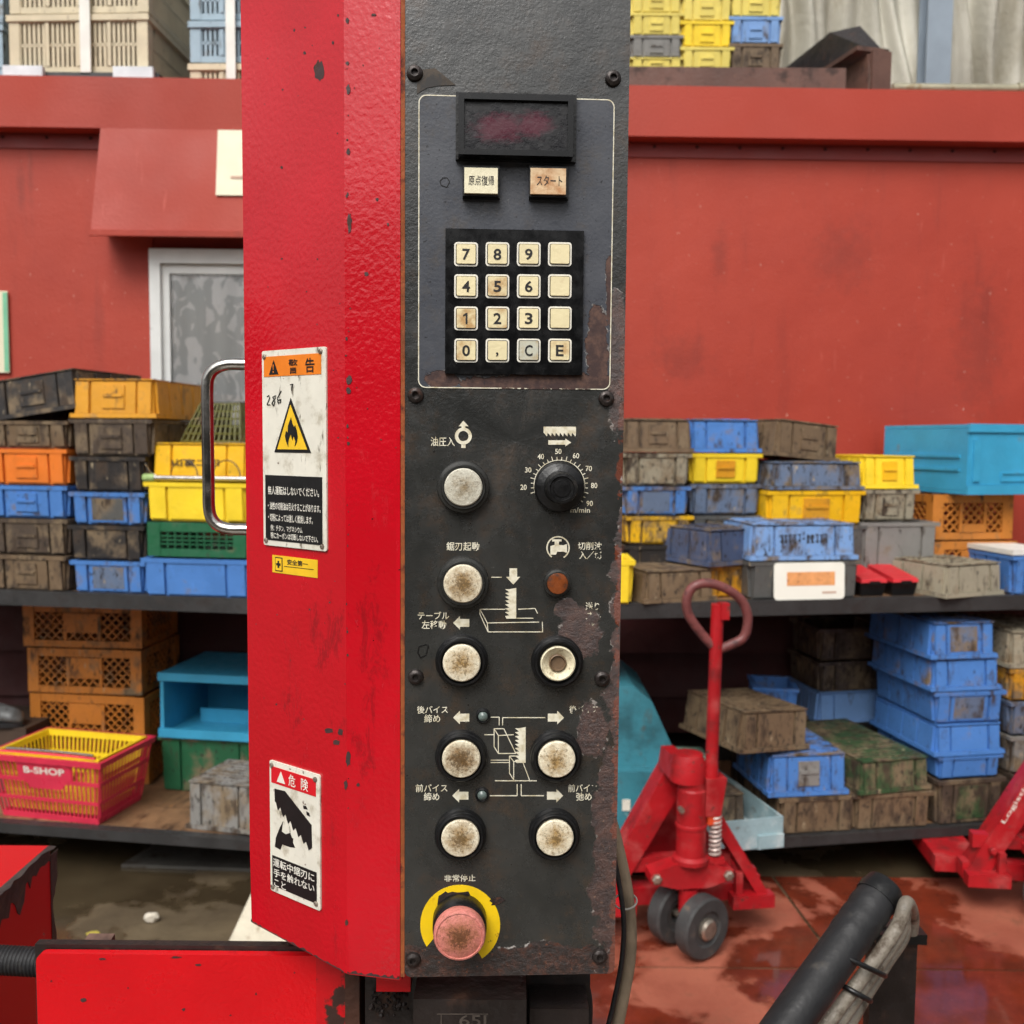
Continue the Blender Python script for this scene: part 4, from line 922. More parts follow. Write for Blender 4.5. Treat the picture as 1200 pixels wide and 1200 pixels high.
bm = bmesh.new(); hexa(bm, [(-w_ * .9, .03, h_ * 1.1), (w_ * .1, .03, h_ * 1.1), (w_ * .1, 1.5, h_ * 1.1), (-w_ * .9, 1.5, h_ * 1.1), (-w_ * .5, .35, h_ * 1.9), (w_ * .5, .25, h_ * 1.9), (w_ * .5, 1.5, h_ * 1.7), (-w_ * .5, 1.5, h_ * 1.7)]); fin('packing_block', bm, GREASE, E)
q0, q1 = atY(1046, 101, 4.33), atY(1192, 100, 4.33); zq = ZR + .05
bm = bmesh.new(); tube(bm, [Vector((q0.x, 4.33, zq)), Vector((q1.x, 4.33, zq))], .02, 16); lathe(bm, [(.0, 0), (.024, .0), (.024, .03), (0, .03)], 16, 'x', (q1.x + .001, 4.33, zq + .003))
o = fin('scaffold_pipe', bm, surf('galvanised_pipe', C(170, 164, 140), .4, .2, 10, [(C(120, 96, 60), 20, .55, .75, .7, None)], metal=.4), None, Matrix()); tag(o, 'pale galvanised pipe lying along the roof edge before the tarpaulin', 'pipe')
q = atY(1195, 100, 4.5); E = empty('steel_beam', Matrix.Translation((q.x + .1, 4.5, ZR)) @ Matrix.Rotation(RAD(-38), 4, 'Z'), 'dark steel beam half hidden at the roof end by the pipe', 'beam')
bm = bmesh.new(); ibeam(bm, 1.1, .11, .1, .012); fin('section', bm, GREASE, E)
# tarpaulin and post
TARP = surf('grey_tarpaulin', C(186, 182, 168), .6, .12, 2, [(C(150, 140, 118), 3, .5, .75, .6, (1, 1, .4))], [(30, .004, 4)])
bm = bmesh.new(); YT = 5.5; x0 = atY(880, 50, YT).x; x1 = atY(1300, 50, YT).x; z0 = ZR + .002; z1 = z0 + 1.1; NX, NZ = 170, 14; G = []
for i in range(NX + 1):
    u_ = i / NX; row = []
    for j in range(NZ + 1):
        v_ = j / NZ; x = x0 + (x1 - x0) * u_
        sw = .20 * (v_ - .5)
        y = YT + .05 * math.sin(u_ * 46 + 3 * math.sin(u_ * 9) + sw * 14) + .03 * math.sin(u_ * 97 + v_ * 5) + .05 * math.sin(u_ * 13 - v_ * 4)
        row.append(bm.verts.new((x + .02 * math.sin(v_ * 6 + u_ * 30), y, z0 + (z1 - z0) * v_)))
    G.append(row)
for i in range(NX):
    for j in range(NZ): bm.faces.new((G[i][j], G[i + 1][j], G[i + 1][j + 1], G[i][j + 1]))
o = fin('tarpaulin', bm, TARP, None, Matrix(), smooth=180); tag(o, 'pale grey tarpaulin hanging in folds behind the roof beams', 'tarpaulin')
md = o.modifiers.new('solid', 'SOLIDIFY'); md.thickness = .004
a, c_ = atY(1086, 60, 5.25), atY(1115, 60, 5.25); bm = bmesh.new(); prismz(bm, [(a.x, 5.25), (c_.x, 5.25), (c_.x, 5.26), ((a.x + c_.x) / 2 + .005, 5.26), ((a.x + c_.x) / 2 + .005, 5.36), (c_.x, 5.36), (c_.x, 5.37), (a.x, 5.37), (a.x, 5.36), ((a.x + c_.x) / 2 - .005, 5.36), ((a.x + c_.x) / 2 - .005, 5.26), (a.x, 5.26)], ZR + .001, ZR + 1.3)
o = fin('steel_column', bm, surf('blue_grey_paint', C(140, 152, 164), .45, .1, 4), None, Matrix()); tag(o, 'blue grey H section column standing before the tarpaulin', 'column')
bm = bmesh.new(); box(bm, XL, XR, 7.0, 7.1, ZR - .02, ZR + 2.2); o = fin('dark_backdrop', bm, surf('backdrop_grey', C(60, 66, 70), .8, .2, 2), None, Matrix()); tag(o, 'dark backdrop added behind the crates stacked on the roof', 'wall')  # backdrop added to keep the gaps between roof stacks dark
# ---- building added unseen behind the photographer: darkens low reflections and shades the low sky
bo = empty('unseen_building', Matrix.Translation((0, -13, 0)), 'long dark grey workshop added out of view to darken low reflections', 'building')
bm = bmesh.new(); box(bm, -26, 26, -6, 0, .002, 4.6); fin('wall', bm, surf('dark_cladding', C(84, 82, 80), .7, .15, 1), bo)
bm = bmesh.new(); prism(bm, [(-26.5, 4.601), (26.5, 4.601), (26.5, 4.9), (-26.5, 4.9)], -6.5, .6); fin('roof', bm, surf('dark_roof', C(70, 66, 64), .6, .15, 1), bo)
for x in range(-22, 23, 4):
    bm = bmesh.new(); box(bm, x - .9, x + .9, .001, .05, 1.2, 2.6); fin('window', bm, surf('dark_window', C(40, 44, 48), .2), bo)

# ---- shelves (two long benches, each of two boards on posts)
def LYf(px): X = (px - 600) / F * 3.45; return 3.36 - .15 * (X + .90)
def RYf(px): X = (px - 600) / F * 3.5; return 3.32 + .177 * (X - .375)
ZS, ZL = 1.05, .19
WOOD = surf('oily_board', C(128, 96, 68), .55, .25, 6, [(C(74, 52, 38), 9, .48, .72, .4, (3, 1, 1)), (C(196, 140, 80), 14, .66, .85, .6, None)], [(60, .003, 5)])
EDGE = surf('dark_steel_edge', C(48, 47, 47), .5, .2, 8, [(C(40, 34, 32), 20, .5, .7, .7, None), (C(110, 84, 62), 40, .66, .8, .8, None)], [(90, .0015, 4)])
def bench(P0, P1, lab, posts, ymax_lo):
    d = Vector((P1[0] - P0[0], P1[1] - P0[1], 0)); L = d.length; ang = math.atan2(d.y, d.x)
    M = Matrix.Translation((P0[0], P0[1], 0)) @ Matrix.Rotation(ang, 4, 'Z'); E = empty('shelf_bench', M, lab, 'shelf', 'long benches before the red building')
    for z, dp_ in ((ZS, .78), (ZL, .85)):
        nb = 4
        for k in range(nb):
            y0 = .045 + (dp_ - .045) * k / nb; bm = bmesh.new(); box(bm, 0, L, y0 + .002, .045 + (dp_ - .045) * (k + 1) / nb - .002, z - .03, z); fin('board', bm, WOOD, E, bevel=.003)
        bm = bmesh.new(); prism(bm, [(0, 0)] * 0 or [(0, z - (.052 if z > .5 else .036)), (L, z - (.052 if z > .5 else .036)), (L, z + .001), (0, z + .001)], 0, .043); fin('edge_rail', bm, EDGE, E, bevel=.004)
        bm = bmesh.new(); box(bm, 0, L, dp_ - .04, dp_ - .005, z - .07, z - .031); fin('rear_rail', bm, EDGE, E)
    for x in posts:
        for y in (.02, .70):
            bm = bmesh.new(); y += .03; box(bm, x - .02, x + .02, y, y + .03, .004, ZS - .055); fin('post', bm, EDGE, E)
        for z in (ZS, ZL):
            bm = bmesh.new(); box(bm, x - .015, x + .015, .081, .729, z - .062, z - .032); fin('bearer', bm, EDGE, E)
    return E, M
bench((-2.6, 3.36 - .15 * (-2.6 + .9)), (-.12, 3.36 - .15 * (-.12 + .9)), 'dark edged bench holding crates, baskets and shoes under the window', (.06, 2.40), 0)
bench((.06, 3.32 + .177 * (.06 - .375)), (2.7, 3.32 + .177 * (2.7 - .375)), 'dark edged bench holding crates behind the red pallet jacks', (.1, 2.55), 0)
# ================================================================ CRATES
LW, RW = RAD(-8.5), RAD(10)
PAL = dict(blue=(76, 126, 194), dblue=(70, 82, 110), gblue=(100, 116, 142), yellow=(238, 184, 26), byellow=(246, 212, 48), amber=(214, 150, 36), orange=(228, 122, 44), brown=(116, 96, 74),
           dbrown=(82, 70, 60), black=(46, 43, 42), green=(34, 94, 62), dgreen=(52, 80, 50), grey=(132, 130, 126), dgrey=(88, 88, 86), beige=(158, 150, 130), sky=(60, 158, 198), lattice=(196, 122, 50),
           tan=(206, 192, 162), rblue=(150, 172, 186), pyellow=(228, 208, 104), white=(224, 222, 214), olive=(96, 96, 44), red=(196, 38, 46), pblue=(122, 160, 212))
def pmat(col, dirt):
    c = C(*PAL[col]); L = []
    if dirt > .01:
        d = min(dirt * 1.15 + (.06 if col in ('byellow', 'sky', 'orange', 'tan', 'pyellow', 'white') else (.36 if col in ('blue', 'gblue', 'dblue', 'green', 'pblue', 'beige', 'grey') else .26)), 1); L = [(C(122, 104, 80), 9, .70 - d * .26, .92 - d * .28, .7, None), (C(64, 50, 38), 22, .68 - d * .22, .84 - d * .18, .75, (1, 1, .4)), (C(36, 30, 26), 70, .70 - d * .16, .80 - d * .12, .8, (1, 1, .5)),
             (C(178, 160, 130) if dirt > .3 else mul(c, 1.2), 48, .63, .74, .6, (1, 1, .35))]
    return surf('plastic_%s_%02d' % (col, round(dirt * 20)), c, .42, .08, 9, L, [(70, .0012, 3)])
PRN = surf('crate_print', C(40, 38, 40), .6, .2, 60)
class Cr:                               # tapered tub: front face at y=0, centred in x, base at z=0
    def __init__(s, w, d, h, ins, inv): s.w, s.d, s.h, s.i, s.inv = w, d, h, ins, inv
    def t(s, z): f = z / s.h; return s.i * (f if s.inv else 1 - f)
    def F(s, side, a, b, z0, z1, p, q):   # block on a face: a..b along the face (metres from its left corner), proud p, sunk q
        out = []
        for z in (z0, z1):
            i = s.t(z)
            if side == 'f': pts = [(-s.w / 2 + a, i - p), (-s.w / 2 + b, i - p), (-s.w / 2 + b, i + q), (-s.w / 2 + a, i + q)]
            elif side == 'l': x = -s.w / 2 + i; pts = [(x - p, s.d - a), (x - p, s.d - b), (x + q, s.d - b), (x + q, s.d - a)]
            else: x = s.w / 2 - i; pts = [(x + p, a), (x + p, b), (x - q, b), (x - q, a)]
            out += [(x, y, z) for x, y in pts]
        return out
NCR = [0]
def crate(label, M, w, d, h, col, dirt=.35, inv=False, style='std', panel=None, group=None, name='plastic_crate', ridges=True, ptext=None, cat='crate'):
    NCR[0] += 1
    E = empty(name, M, label, cat, group); m = pmat(col, dirt); K = Cr(w, d, h, min(.0085, h * .08), inv); i = K.i
    bm = bmesh.new()
    if style in ('lattice', 'slat', 'grid'):
        t = .012; zt = h - .002
        for sx in (-1, 1):                 # corner posts
            for y0 in (0.004, d - .05):
                x = sx * (w / 2 - .027); box(bm, x - .023, x + .023, y0, y0 + .046, .004, zt)
        for z0, z1 in ((.003, .03), (h - .035, zt)):
            box(bm, -w / 2 + .004, w / 2 - .004, .006, .006 + t, z0, z1); box(bm, -w / 2 + .004, w / 2 - .004, d - t - .006, d - .006, z0, z1)
            box(bm, -w / 2 + .006, -w / 2 + .006 + t, .02, d - .02, z0, z1); box(bm, w / 2 - .006 - t, w / 2 - .006, .02, d - .02, z0, z1)
        box(bm, -w / 2 + .02, w / 2 - .02, .02, d - .02, .004, .014)
        fin('frame', bm, m, E, bevel=.003)
        bm = bmesh.new(); a0, a1, b0, b1 = -w / 2 + .05, w / 2 - .05, .032, h - .037
        def bar(p, q, wd, side='f'):
            dx, dz = q[0] - p[0], q[1] - p[1]; L = math.hypot(dx, dz) or 1; nx, nz = -dz / L * wd / 2, dx / L * wd / 2
            cs = [(p[0] + nx, p[1] + nz), (q[0] + nx, q[1] + nz), (q[0] - nx, q[1] - nz), (p[0] - nx, p[1] - nz)]
            if side == 'f': prism(bm, cs, .009, .015)
            else:
                xs = w / 2 - .012 if side == 'r' else -w / 2 + .012
                A = [bm.verts.new((xs - .003, y, z)) for y, z in cs]; B = [bm.verts.new((xs + .003, y, z)) for y, z in cs]
                bm.faces.new(A); bm.faces.new(B[::-1])
                for q_ in range(4): bm.faces.new((A[q_], A[(q_ + 1) % 4], B[(q_ + 1) % 4], B[q_]))
        for side, lo, hi in (('f', a0, a1), ('r', .05, d - .05), ('l', .05, d - .05)):
            if style == 'lattice':
                s_ = .036; H = b1 - b0; k = lo - H
                while k < hi:
                    for sg in (1, -1):
                        xa, xb_ = max(lo, k), min(hi, k + H)
                        if xb_ > xa:
                            za, zb = (b0 + xa - k, b0 + xb_ - k) if sg > 0 else (b1 - (xa - k), b1 - (xb_ - k)); bar((xa, za), (xb_, zb), .0052, side)
                    k += s_
            elif style == 'slat':
                n = int((hi - lo) / .020)
                for k in range(n + 1): x = lo + (hi - lo) * k / n; bar((x, b0), (x, b1), .0115, side)
                bar((lo, (b0 + b1) / 2), (hi, (b0 + b1) / 2), .012, side)
            else:
                n = max(int((hi - lo) / .026), 3)
                for k in range(n + 1): x = lo + (hi - lo) * k / n; bar((x, b0), (x, b1), .0052, side)
                for k in range(1, 4): z = b0 + (b1 - b0) * k / 4; bar((lo, z), (hi, z), .0052, side)
        fin('lattice', bm, m, E, smooth=0, kind='stuff')
        if style == 'lattice':
            bm = bmesh.new(); pw = w * .13; low = 'sky blue' in label; box(bm, -pw, pw, .002, .0085, b0 + (b1 - b0) * (.0 if low else .28), b1 - (b1 - b0) * (.72 if low else 0)); fin('label_panel', bm, m, E, bevel=.002)
            for x in (-pw - .006, pw + .006):
                bm = bmesh.new(); box(bm, x - .006, x + .006, .003, .014, b0, b1); fin('rib', bm, m, E, bevel=.002)
        if style == 'slat':
            for x in (-w * .22, 0, w * .22):
                bm = bmesh.new(); box(bm, x - .008, x + .008, .002, .0085, b0, b1); fin('rib', bm, m, E, bevel=.002)
            bm = bmesh.new(); box(bm, -w / 2 - .004, w / 2 + .004, -.004, d, h - .03, h - .004); fin('rim', bm, m, E, bevel=.004)
        return E
    # moulded tub
    T = .006
    def ringv(z, off): i_ = K.t(z) + off; return [(-w / 2 + i_, i_, z), (w / 2 - i_, i_, z), (w / 2 - i_, d - i_, z), (-w / 2 + i_, d - i_, z)]
    if inv: seq = [ringv(.002, T), ringv(.002, 0), ringv(h, 0)]
    else: seq = [ringv(0.0, 0), ringv(h - .004, 0), ringv(h - .004, T), ringv(.01, T)]
    R_ = [[bm.verts.new(p) for p in r] for r in seq]
    for A, B in zip(R_, R_[1:]):
        for k in range(4): bm.faces.new((A[k], A[(k + 1) % 4], B[(k + 1) % 4], B[k]))
    if inv: bm.faces.new(R_[-1])
    else: bm.faces.new(R_[0][::-1]); bm.faces.new(R_[-1])
    fin('body', bm, m, E)
    zr0, zr1 = (.001, min(.016, h * .14)) if inv else (h - min(.016, h * .14), h - .0015)
    bm = bmesh.new()
    iz0, iz1 = K.t(zr0), K.t(zr1)
    V = []
    for z, i_, pr in ((zr0, iz0, .0125), (zr1, iz1, .0125), (zr1, iz1, -.002), (zr0, iz0, -.002)): V.append([bm.verts.new(p) for p in ((-w / 2 + i_ - pr, i_ - pr, z), (w / 2 - i_ + pr, i_ - pr, z), (w / 2 - i_ + pr, d - i_ + pr, z), (-w / 2 + i_ - pr, d - i_ + pr, z))])
    for a in range(4):
        A, B = V[a], V[(a + 1) % 4]
        for k in range(4): bm.faces.new((A[k], A[(k + 1) % 4], B[(k + 1) % 4], B[k]))
    fin('rim', bm, m, E, bevel=.002)
    z0, z1 = (zr1 + .001, h - .008) if inv else (.008, zr0 - .001)
    cw = w * .19; PR = .0150; gp = .0105
    for a, b_ in ((i + .001, cw), (w - cw, w - i - .001)):
        bm = bmesh.new(); hexa(bm, K.F('f', a, b_, z0, z1, PR - .004, .001)); fin('pilaster', bm, m, E, bevel=.002)
    for side in ('l', 'r'):
        n_ = 4
        for q in range(n_):
            lo = i + .002 + (d - 2 * i - .004) * q / n_ + gp / 2; hi = i + .002 + (d - 2 * i - .004) * (q + 1) / n_ - gp / 2
            bm = bmesh.new(); hexa(bm, K.F(side, lo, hi, z0, z1, PR - .005, .001)); fin('side_panel', bm, m, E, bevel=.002)
    for q, zz in enumerate((z0 - .0005 if not inv else z1 - .004,)):
        pass
    if style == 'std':
        pm = pmat(*panel) if panel else m
        bm = bmesh.new(); hh = z1 - z0; hexa(bm, K.F('f', cw + gp, w - cw - gp, z0, z1, .0085, .001)); fin('front_field', bm, m, E, bevel=.002)
        bm = bmesh.new(); hexa(bm, K.F('f', w * .36, w * .64, z0 + hh * .16, z1 - hh * .12, .0135, -.008)); lp_ = fin('label_panel', bm, pm, E, bevel=.0015)
        bm = bmesh.new(); hexa(bm, K.F('f', w * .38, w * .62, z0 + hh * .52, z0 + hh * .62, .0185, -.0125)); fin('lip', bm, pm, lp_, bevel=.001)
    elif style == 'plain':
        bm = bmesh.new(); hh = z1 - z0; hexa(bm, K.F('f', cw + gp, w - cw - gp, z0, z1, .0085, .001)); fin('front_panel', bm, m, E, bevel=.002)
        if panel:
            bm = bmesh.new(); hexa(bm, K.F('f', cw + gp + .012, w - cw - gp - .012, z0 + hh * .08, z1 - hh * .06, .0095, -.008)); fin('stained_field', bm, pmat(*panel), E, bevel=.0008)
    elif style == 'none':
        bm = bmesh.new(); hexa(bm, K.F('f', cw + gp, w - cw - gp, z0, z1, .0085, .001)); fin('front_panel', bm, m, E, bevel=.002)
    if inv:
        bm = bmesh.new(); e0 = K.t(h); prismz(bm, [(-w / 2 + e0 - .005, e0 - .0115), (w / 2 - e0 + .005, e0 - .0115), (w / 2 - e0 + .005, d - e0 + .005), (-w / 2 + e0 - .005, d - e0 + .005)], h - .0025, h + .002); fin('base_plate', bm, pmat(col, min(1, dirt + .3) if dirt > .08 else dirt), E, bevel=.0018)
    if inv and ridges:
        bm = bmesh.new(); n = max(int((d - .06) / .028), 3)
        x0, x1 = -w / 2 + i + .014, w / 2 - i - .014
        for k in range(n + 1):
            y = i + .02 + (d - 2 * i - .04) * k / n; box(bm, x0, x1, y - .004, y + .004, h + .0005, h + .0055)
        fin('base_ridges', bm, pmat(col, min(1, dirt + .3) if dirt > .08 else dirt), E, kind='stuff')
    if ptext:
        bb = ptext; bm = bmesh.new(); rs = random.Random(11); hh = z1 - z0
        n = bb
        for k in range(n):
            if k == n // 2: hexa(bm, K.F('f', w * (.26 + .48 * k / n), w * (.26 + .48 * (k + .7) / n), z0 + hh * .55, z0 + hh * .6, .0095, -.0084)); continue
            x_ = .26 + .48 * k / n; x2 = x_ + .48 * .72 / n
            for q in range(4):
                if q < 2: zz = z0 + hh * (.42 + .1 * (q * 2 + rs.random() * .8)); hexa(bm, K.F('f', w * x_, w * x2, zz, zz + hh * .045, .0095, -.0084))
                else: xx = x_ + (x2 - x_) * rs.uniform(.05, .8); hexa(bm, K.F('f', w * xx, w * (xx + .008), z0 + hh * .42, z0 + hh * .72, .0095 + q * 1e-4, -.0084))
        fin('stamp', bm, PRN, E, smooth=0)
    return E
def place(px, Y, z, yaw, tilt=0, pit=0):
    return Matrix.Translation((xfor(px, Y, z), Y, z)) @ Matrix.Rotation(yaw, 4, 'Z') @ Matrix.Rotation(tilt, 4, 'Y') @ Matrix.Rotation(pit, 4, 'X')
def mpp(px, Y, z): return dep((xfor(px, Y, z), Y, z)) / F
JIT = random.Random(17)
def stack(items, px, Y, z, yaw, d=.38, group=None):
    """items bottom to top: (label, dx px, width px, height px, colour, options)"""
    for lab, dx, w, h, col, op in items:
        op = dict(op); Yi = Y + op.pop('dy', 0); dd = op.pop('d', d); yw = yaw + RAD(op.pop('yaw', 0) + JIT.gauss(0, 1.3)); op['dirt'] = max(0, op.get('dirt', .35) + JIT.uniform(-.06, .14)); dx += JIT.uniform(-1.2, 1.2); k = mpp(px + dx, Yi, z)
        hh = h * k
        crate(lab, place(px + dx, Yi, z, yw, RAD(op.pop('tilt', 0)), RAD(op.pop('pit', 0))), w * k, dd, hh, col, group=op.pop('group', group), **op)
        z += hh + (.0062 if op.get('inv') and op.get('ridges', True) else .0025)
    return z
g1, g2, g3, g4, g5 = 'crates on the bench under the window', 'crates on the bench behind the jacks', 'crates on the low board behind the jacks', 'crates stacked on the roof', 'crates on the low board under the window'
I = dict(inv=True)
# ---- upper board, left
zt = stack([('brown stained crate at the foot of the outermost column below orange', 0, 98, 42, 'brown', dict(dirt=.7)), ('rust brown crate directly beneath the blue one below orange', 0, 98, 42, 'dbrown', dict(dirt=.8)),
       ('blue crate directly beneath the orange crate', 0, 98, 38, 'blue', dict(dirt=.2)), ('bright orange crate between a blue and a brown crate', 0, 99, 42, 'orange', dict(dirt=.15)),
       ('brown dirty crate on the orange crate', 0, 98, 32, 'brown', dict(dirt=.6))], 33, LYf(33) + .03, ZS, LW, group=g1)
Y_ = LYf(33) + .06; k = mpp(40, Y_, zt)
crate('black upturned crate tilted on top of the orange crate column', place(42, Y_, zt + .018, LW + RAD(-4), RAD(-8)), 118 * k, .42, 46 * k, 'black', .55, inv=True, group=g1)
zt = stack([('blue crate at the foot of the column under the orange yellow lid crate', 0, 87, 38, 'blue', dict(style='plain', dirt=.25, panel=('gblue', .6))), ('black crate between two blue crates', 0, 87, 41, 'black', dict(style='plain', dirt=.35)),
       ('blue crate with muddy front between two black crates', 0, 87, 38, 'blue', dict(style='plain', dirt=.3, panel=('dgrey', .5))), ('black scuffed crate under the wide brown crate', 0, 87, 41, 'black', dict(style='plain', dirt=.5)),
       ('wide dark brown crate under the upturned orange yellow crate', 5, 97, 43, 'dbrown', dict(dirt=.5, d=.44)), ('orange yellow upturned crate topping the column next to the window', 6, 98, 45, 'amber', dict(inv=True, dirt=.12, d=.42, ridges=False, panel=('amber', .3)))], 127, LYf(127) + .03, ZS, LW, group=g1)
z0 = ZS; Yc_ = LYf(230) + .004
zt = stack([('bright blue crate at the foot below green mesh crate', 0, 126, 45, 'blue', dict(style='plain', dirt=.05)), ('green mesh crate between blue and yellow crates', 0, 124, 42, 'green', dict(style='grid', dirt=.1)),
       ('lemon yellow crate carrying the chrome rod', 0, 124, 46, 'byellow', dict(style='plain', dirt=.05))], 230, Yc_, ZS, LW, group=g1)
zrod = zt
zt = stack([('orange yellow upturned crate printed with dark characters behind the chrome rod', 4, 118, 44, 'yellow', dict(inv=True, dirt=.1, dy=.05, ridges=False, style='plain'))], 230, Yc_, zt, LW, group=g1)
k = mpp(230, Yc_ + .05, zt)
Mx = place(234, Yc_ + .05, zrod, LW); wF = 118 * k
bm = text_mesh('山富二田', -wF * .28, .052, wF * .22, .078, .0, .02); o = fin('crate_stamp', bm, PRN, None, Mx @ Matrix.Translation((0, -.0075, 0)), smooth=0)
for e_ in bpy.data.objects:
    if e_.get('label', '').startswith('orange yellow upturned crate printed'):
        o.parent = e_; o.matrix_local = wm(e_).inverted() @ wm(o)
        o.name = 'stamp'
# olive mesh basket lying upturned
Yo = Yc_ + .12; k = mpp(244, Yo, zt); w0, w1, h0 = 78 * k, 52 * k, 46 * k
E = empty('mesh_basket', place(246, Yo, zt + .003, LW + RAD(-6)), 'olive green mesh basket upturned on the orange yellow crate', 'basket', g1); bm = bmesh.new()
OLV = pmat('olive', .4); dB = .34
def tap(a, v): ww = w0 + (w1 - w0) * v; return (a - .5) * ww, .07 * v
for n_ in range(12):
    a = n_ / 11; x0_, y0_ = tap(a, 0); x1_, y1_ = tap(a, 1); hexa(bm, [(x0_ - .003, y0_, 0), (x0_ + .003, y0_, 0), (x0_ + .003, y0_ + .004, 0), (x0_ - .003, y0_ + .004, 0), (x1_ - .003, y1_, h0), (x1_ + .003, y1_, h0), (x1_ + .003, y1_ + .004, h0), (x1_ - .003, y1_ + .004, h0)])
for n_ in range(6):
    v = n_ / 5; x0_, y0_ = tap(0, v); x1_, _ = tap(1, v); z = v * (h0 - .006); box(bm, x0_, x1_, y0_ - .001, y0_ + .005, z, z + .006)
fin('mesh_front', bm, OLV, E, kind='stuff', smooth=0)
bm = bmesh.new(); hexa(bm, [(w0 / 2 - .004, 0, 0), (w0 / 2, 0, 0), (w0 / 2, dB, 0), (w0 / 2 - .004, dB, 0), (w1 / 2 - .004, .07, h0), (w1 / 2, .07, h0), (w1 / 2, dB - .05, h0), (w1 / 2 - .004, dB - .05, h0)])
hexa(bm, [(-w0 / 2, 0, 0), (-w0 / 2 + .004, 0, 0), (-w0 / 2 + .004, dB, 0), (-w0 / 2, dB, 0), (-w1 / 2, .07, h0), (-w1 / 2 + .004, .07, h0), (-w1 / 2 + .004, dB - .05, h0), (-w1 / 2, dB - .05, h0)]); fin('side', bm, OLV, E)
bm = bmesh.new(); box(bm, -w1 / 2, w1 / 2, .07, dB - .05, h0, h0 + .005); fin('bottom', bm, pmat('dgrey', .4), E)
bm = bmesh.new(); box(bm, -w0 / 2, w0 / 2, dB - .01, dB, .0, h0 * .4); fin('back', bm, OLV, E)
# chrome rod with wire loops resting on the yellow crate rim
rz = zrod + .011; Yr = Yc_ + .02; xa = xfor(170, Yr + .012, rz); d_ = Vector((math.cos(LW), math.sin(LW), 0)); pA = Vector((xa, Yr + .014, rz))
E = empty('chrome_rod', Matrix.Translation(pA), 'chrome rod with green grip and wire loops lying before the yellow crate', 'rod')
bm = bmesh.new(); tube(bm, [pA + d_ * .03, pA + d_ * .62], .0095, 14); fin('bar', bm, STEEL, E, Matrix(), smooth=60)
bm = bmesh.new(); tube(bm, [pA - d_ * .008, pA - d_ * .004, pA + d_ * .03, pA + d_ * .036], 0, 14, True, lambda i, n: (.009, .014, .014, .011)[i]); fin('grip', bm, surf('green_rubber', C(150, 176, 110), .5, .2, 40), E, Matrix(), smooth=60)
for cx_ in (.145, .30):
    bm = bmesh.new(); pts = [pA + d_ * (cx_ + .05 * math.cos(t)) + Vector((0, .002, .006 + .058 * math.sin(t))) for t in [math.pi * k / 16 for k in range(17)]]; tube(bm, pts, .0026, 6); fin('wire_loop', bm, STEEL, E, Matrix(), smooth=60)
bm = bmesh.new(); tube(bm, smooth_path([pA + d_ * .0 + Vector((0, 0, .05)), pA + d_ * .02 + Vector((0, -.002, .02)), pA + d_ * .05 + Vector((0, 0, .004))], 6), .0022, 6); fin('wire_loop', bm, STEEL, E, Matrix(), smooth=60)

# ---- low board, left
Yl = LYf(95) + .46
stack([('orange lattice crate at the foot of its stack behind the red basket', 4, 146, 53, 'lattice', dict(style='lattice', dirt=.3)), ('orange lattice crate just above the red basket rim', 2, 145, 53, 'lattice', dict(style='lattice', dirt=.2)),
       ('grimy lattice crate with dark mesh second from the top', -2, 142, 54, 'lattice', dict(style='lattice', dirt=.5)), ('lattice crate topmost under the bench board', -4, 146, 52, 'lattice', dict(style='lattice', dirt=.4))], 100, Yl, ZL, LW + RAD(4), d=.36, group=g5)
Yg = LYf(240) + .44; k = mpp(245, Yg, ZL)
E = crate('plain green storage box below the open blue container', place(248, Yg, ZL, LW), 122 * k, .36, 66 * k, 'green', .3, style='plain', name='storage_box', cat='box', group=g5)
zg = ZL + 66 * k + .002
def folding(lab, M, w, d, h, open_front=True, grp=None):
    E = empty('folding_container', M, lab, 'container', grp); m = pmat('sky', .12); t = .014
    bm = bmesh.new(); box(bm, -w / 2, w / 2, 0, d, .0, t); fin('base', bm, m, E, bevel=.003)
    bm = bmesh.new(); box(bm, -w / 2, w / 2, 0, d, h - t, h); fin('top', bm, m, E, bevel=.003)
    for x in (-w / 2, w / 2 - t):
        bm = bmesh.new(); box(bm, x, x + t, 0, d, t + .001, h - t - .001); fin('side', bm, m, E, bevel=.002)
        if x < 0:
            for z in (h * .33, h * .52):
                bm = bmesh.new(); box(bm, x - .006, x, .04, d - .04, z, z + .012); fin('side_rib', bm, m, E, bevel=.002)
    bm = bmesh.new(); box(bm, -w / 2 + t, w / 2 - t, d - t, d - .001, t, h - t); fin('back', bm, m, E)
    for z0, z1 in ((-.002, .035), (h - .03, h + .002)):
        bm = bmesh.new(); box(bm, -w / 2 - .004, w / 2 + .004, -.012, .004, max(z0, 0), z1); fin('front_rail', bm, m, E, bevel=.004)
    if not open_front:
        bm = bmesh.new(); box(bm, -w / 2 + .006, w / 2 - .006, -.004, .008, .036, h - .031); fin('front', bm, m, E, bevel=.002)
        for x in (-w / 2 + .02, w / 2 - .05):
            bm = bmesh.new(); box(bm, x, x + .03, -.011, -.004, .05, h - .06); fin('post', bm, m, E, bevel=.003)
        bm = bmesh.new(); ringplate(bm, [(-.07, .05), (.07, .05), (.07, .085), (-.07, .085)], [(-.064, .056), (.064, .056), (.064, .079), (-.064, .079)], -.009, -.004); fin('card_holder', bm, m, E)
    else:
        bm = bmesh.new(); box(bm, -w / 2 + .08, w / 2 - .03, d * .45, d * .47, t, .07); fin('divider', bm, m, E)
    return E
k = mpp(245, Yg, zg); folding('open fronted sky blue folding container on the green box', place(246, Yg - .02, zg, LW), 122 * k, .40, 76 * k, True, g5)
Yw = LYf(250) + .06; k = mpp(255, Yw, ZL)
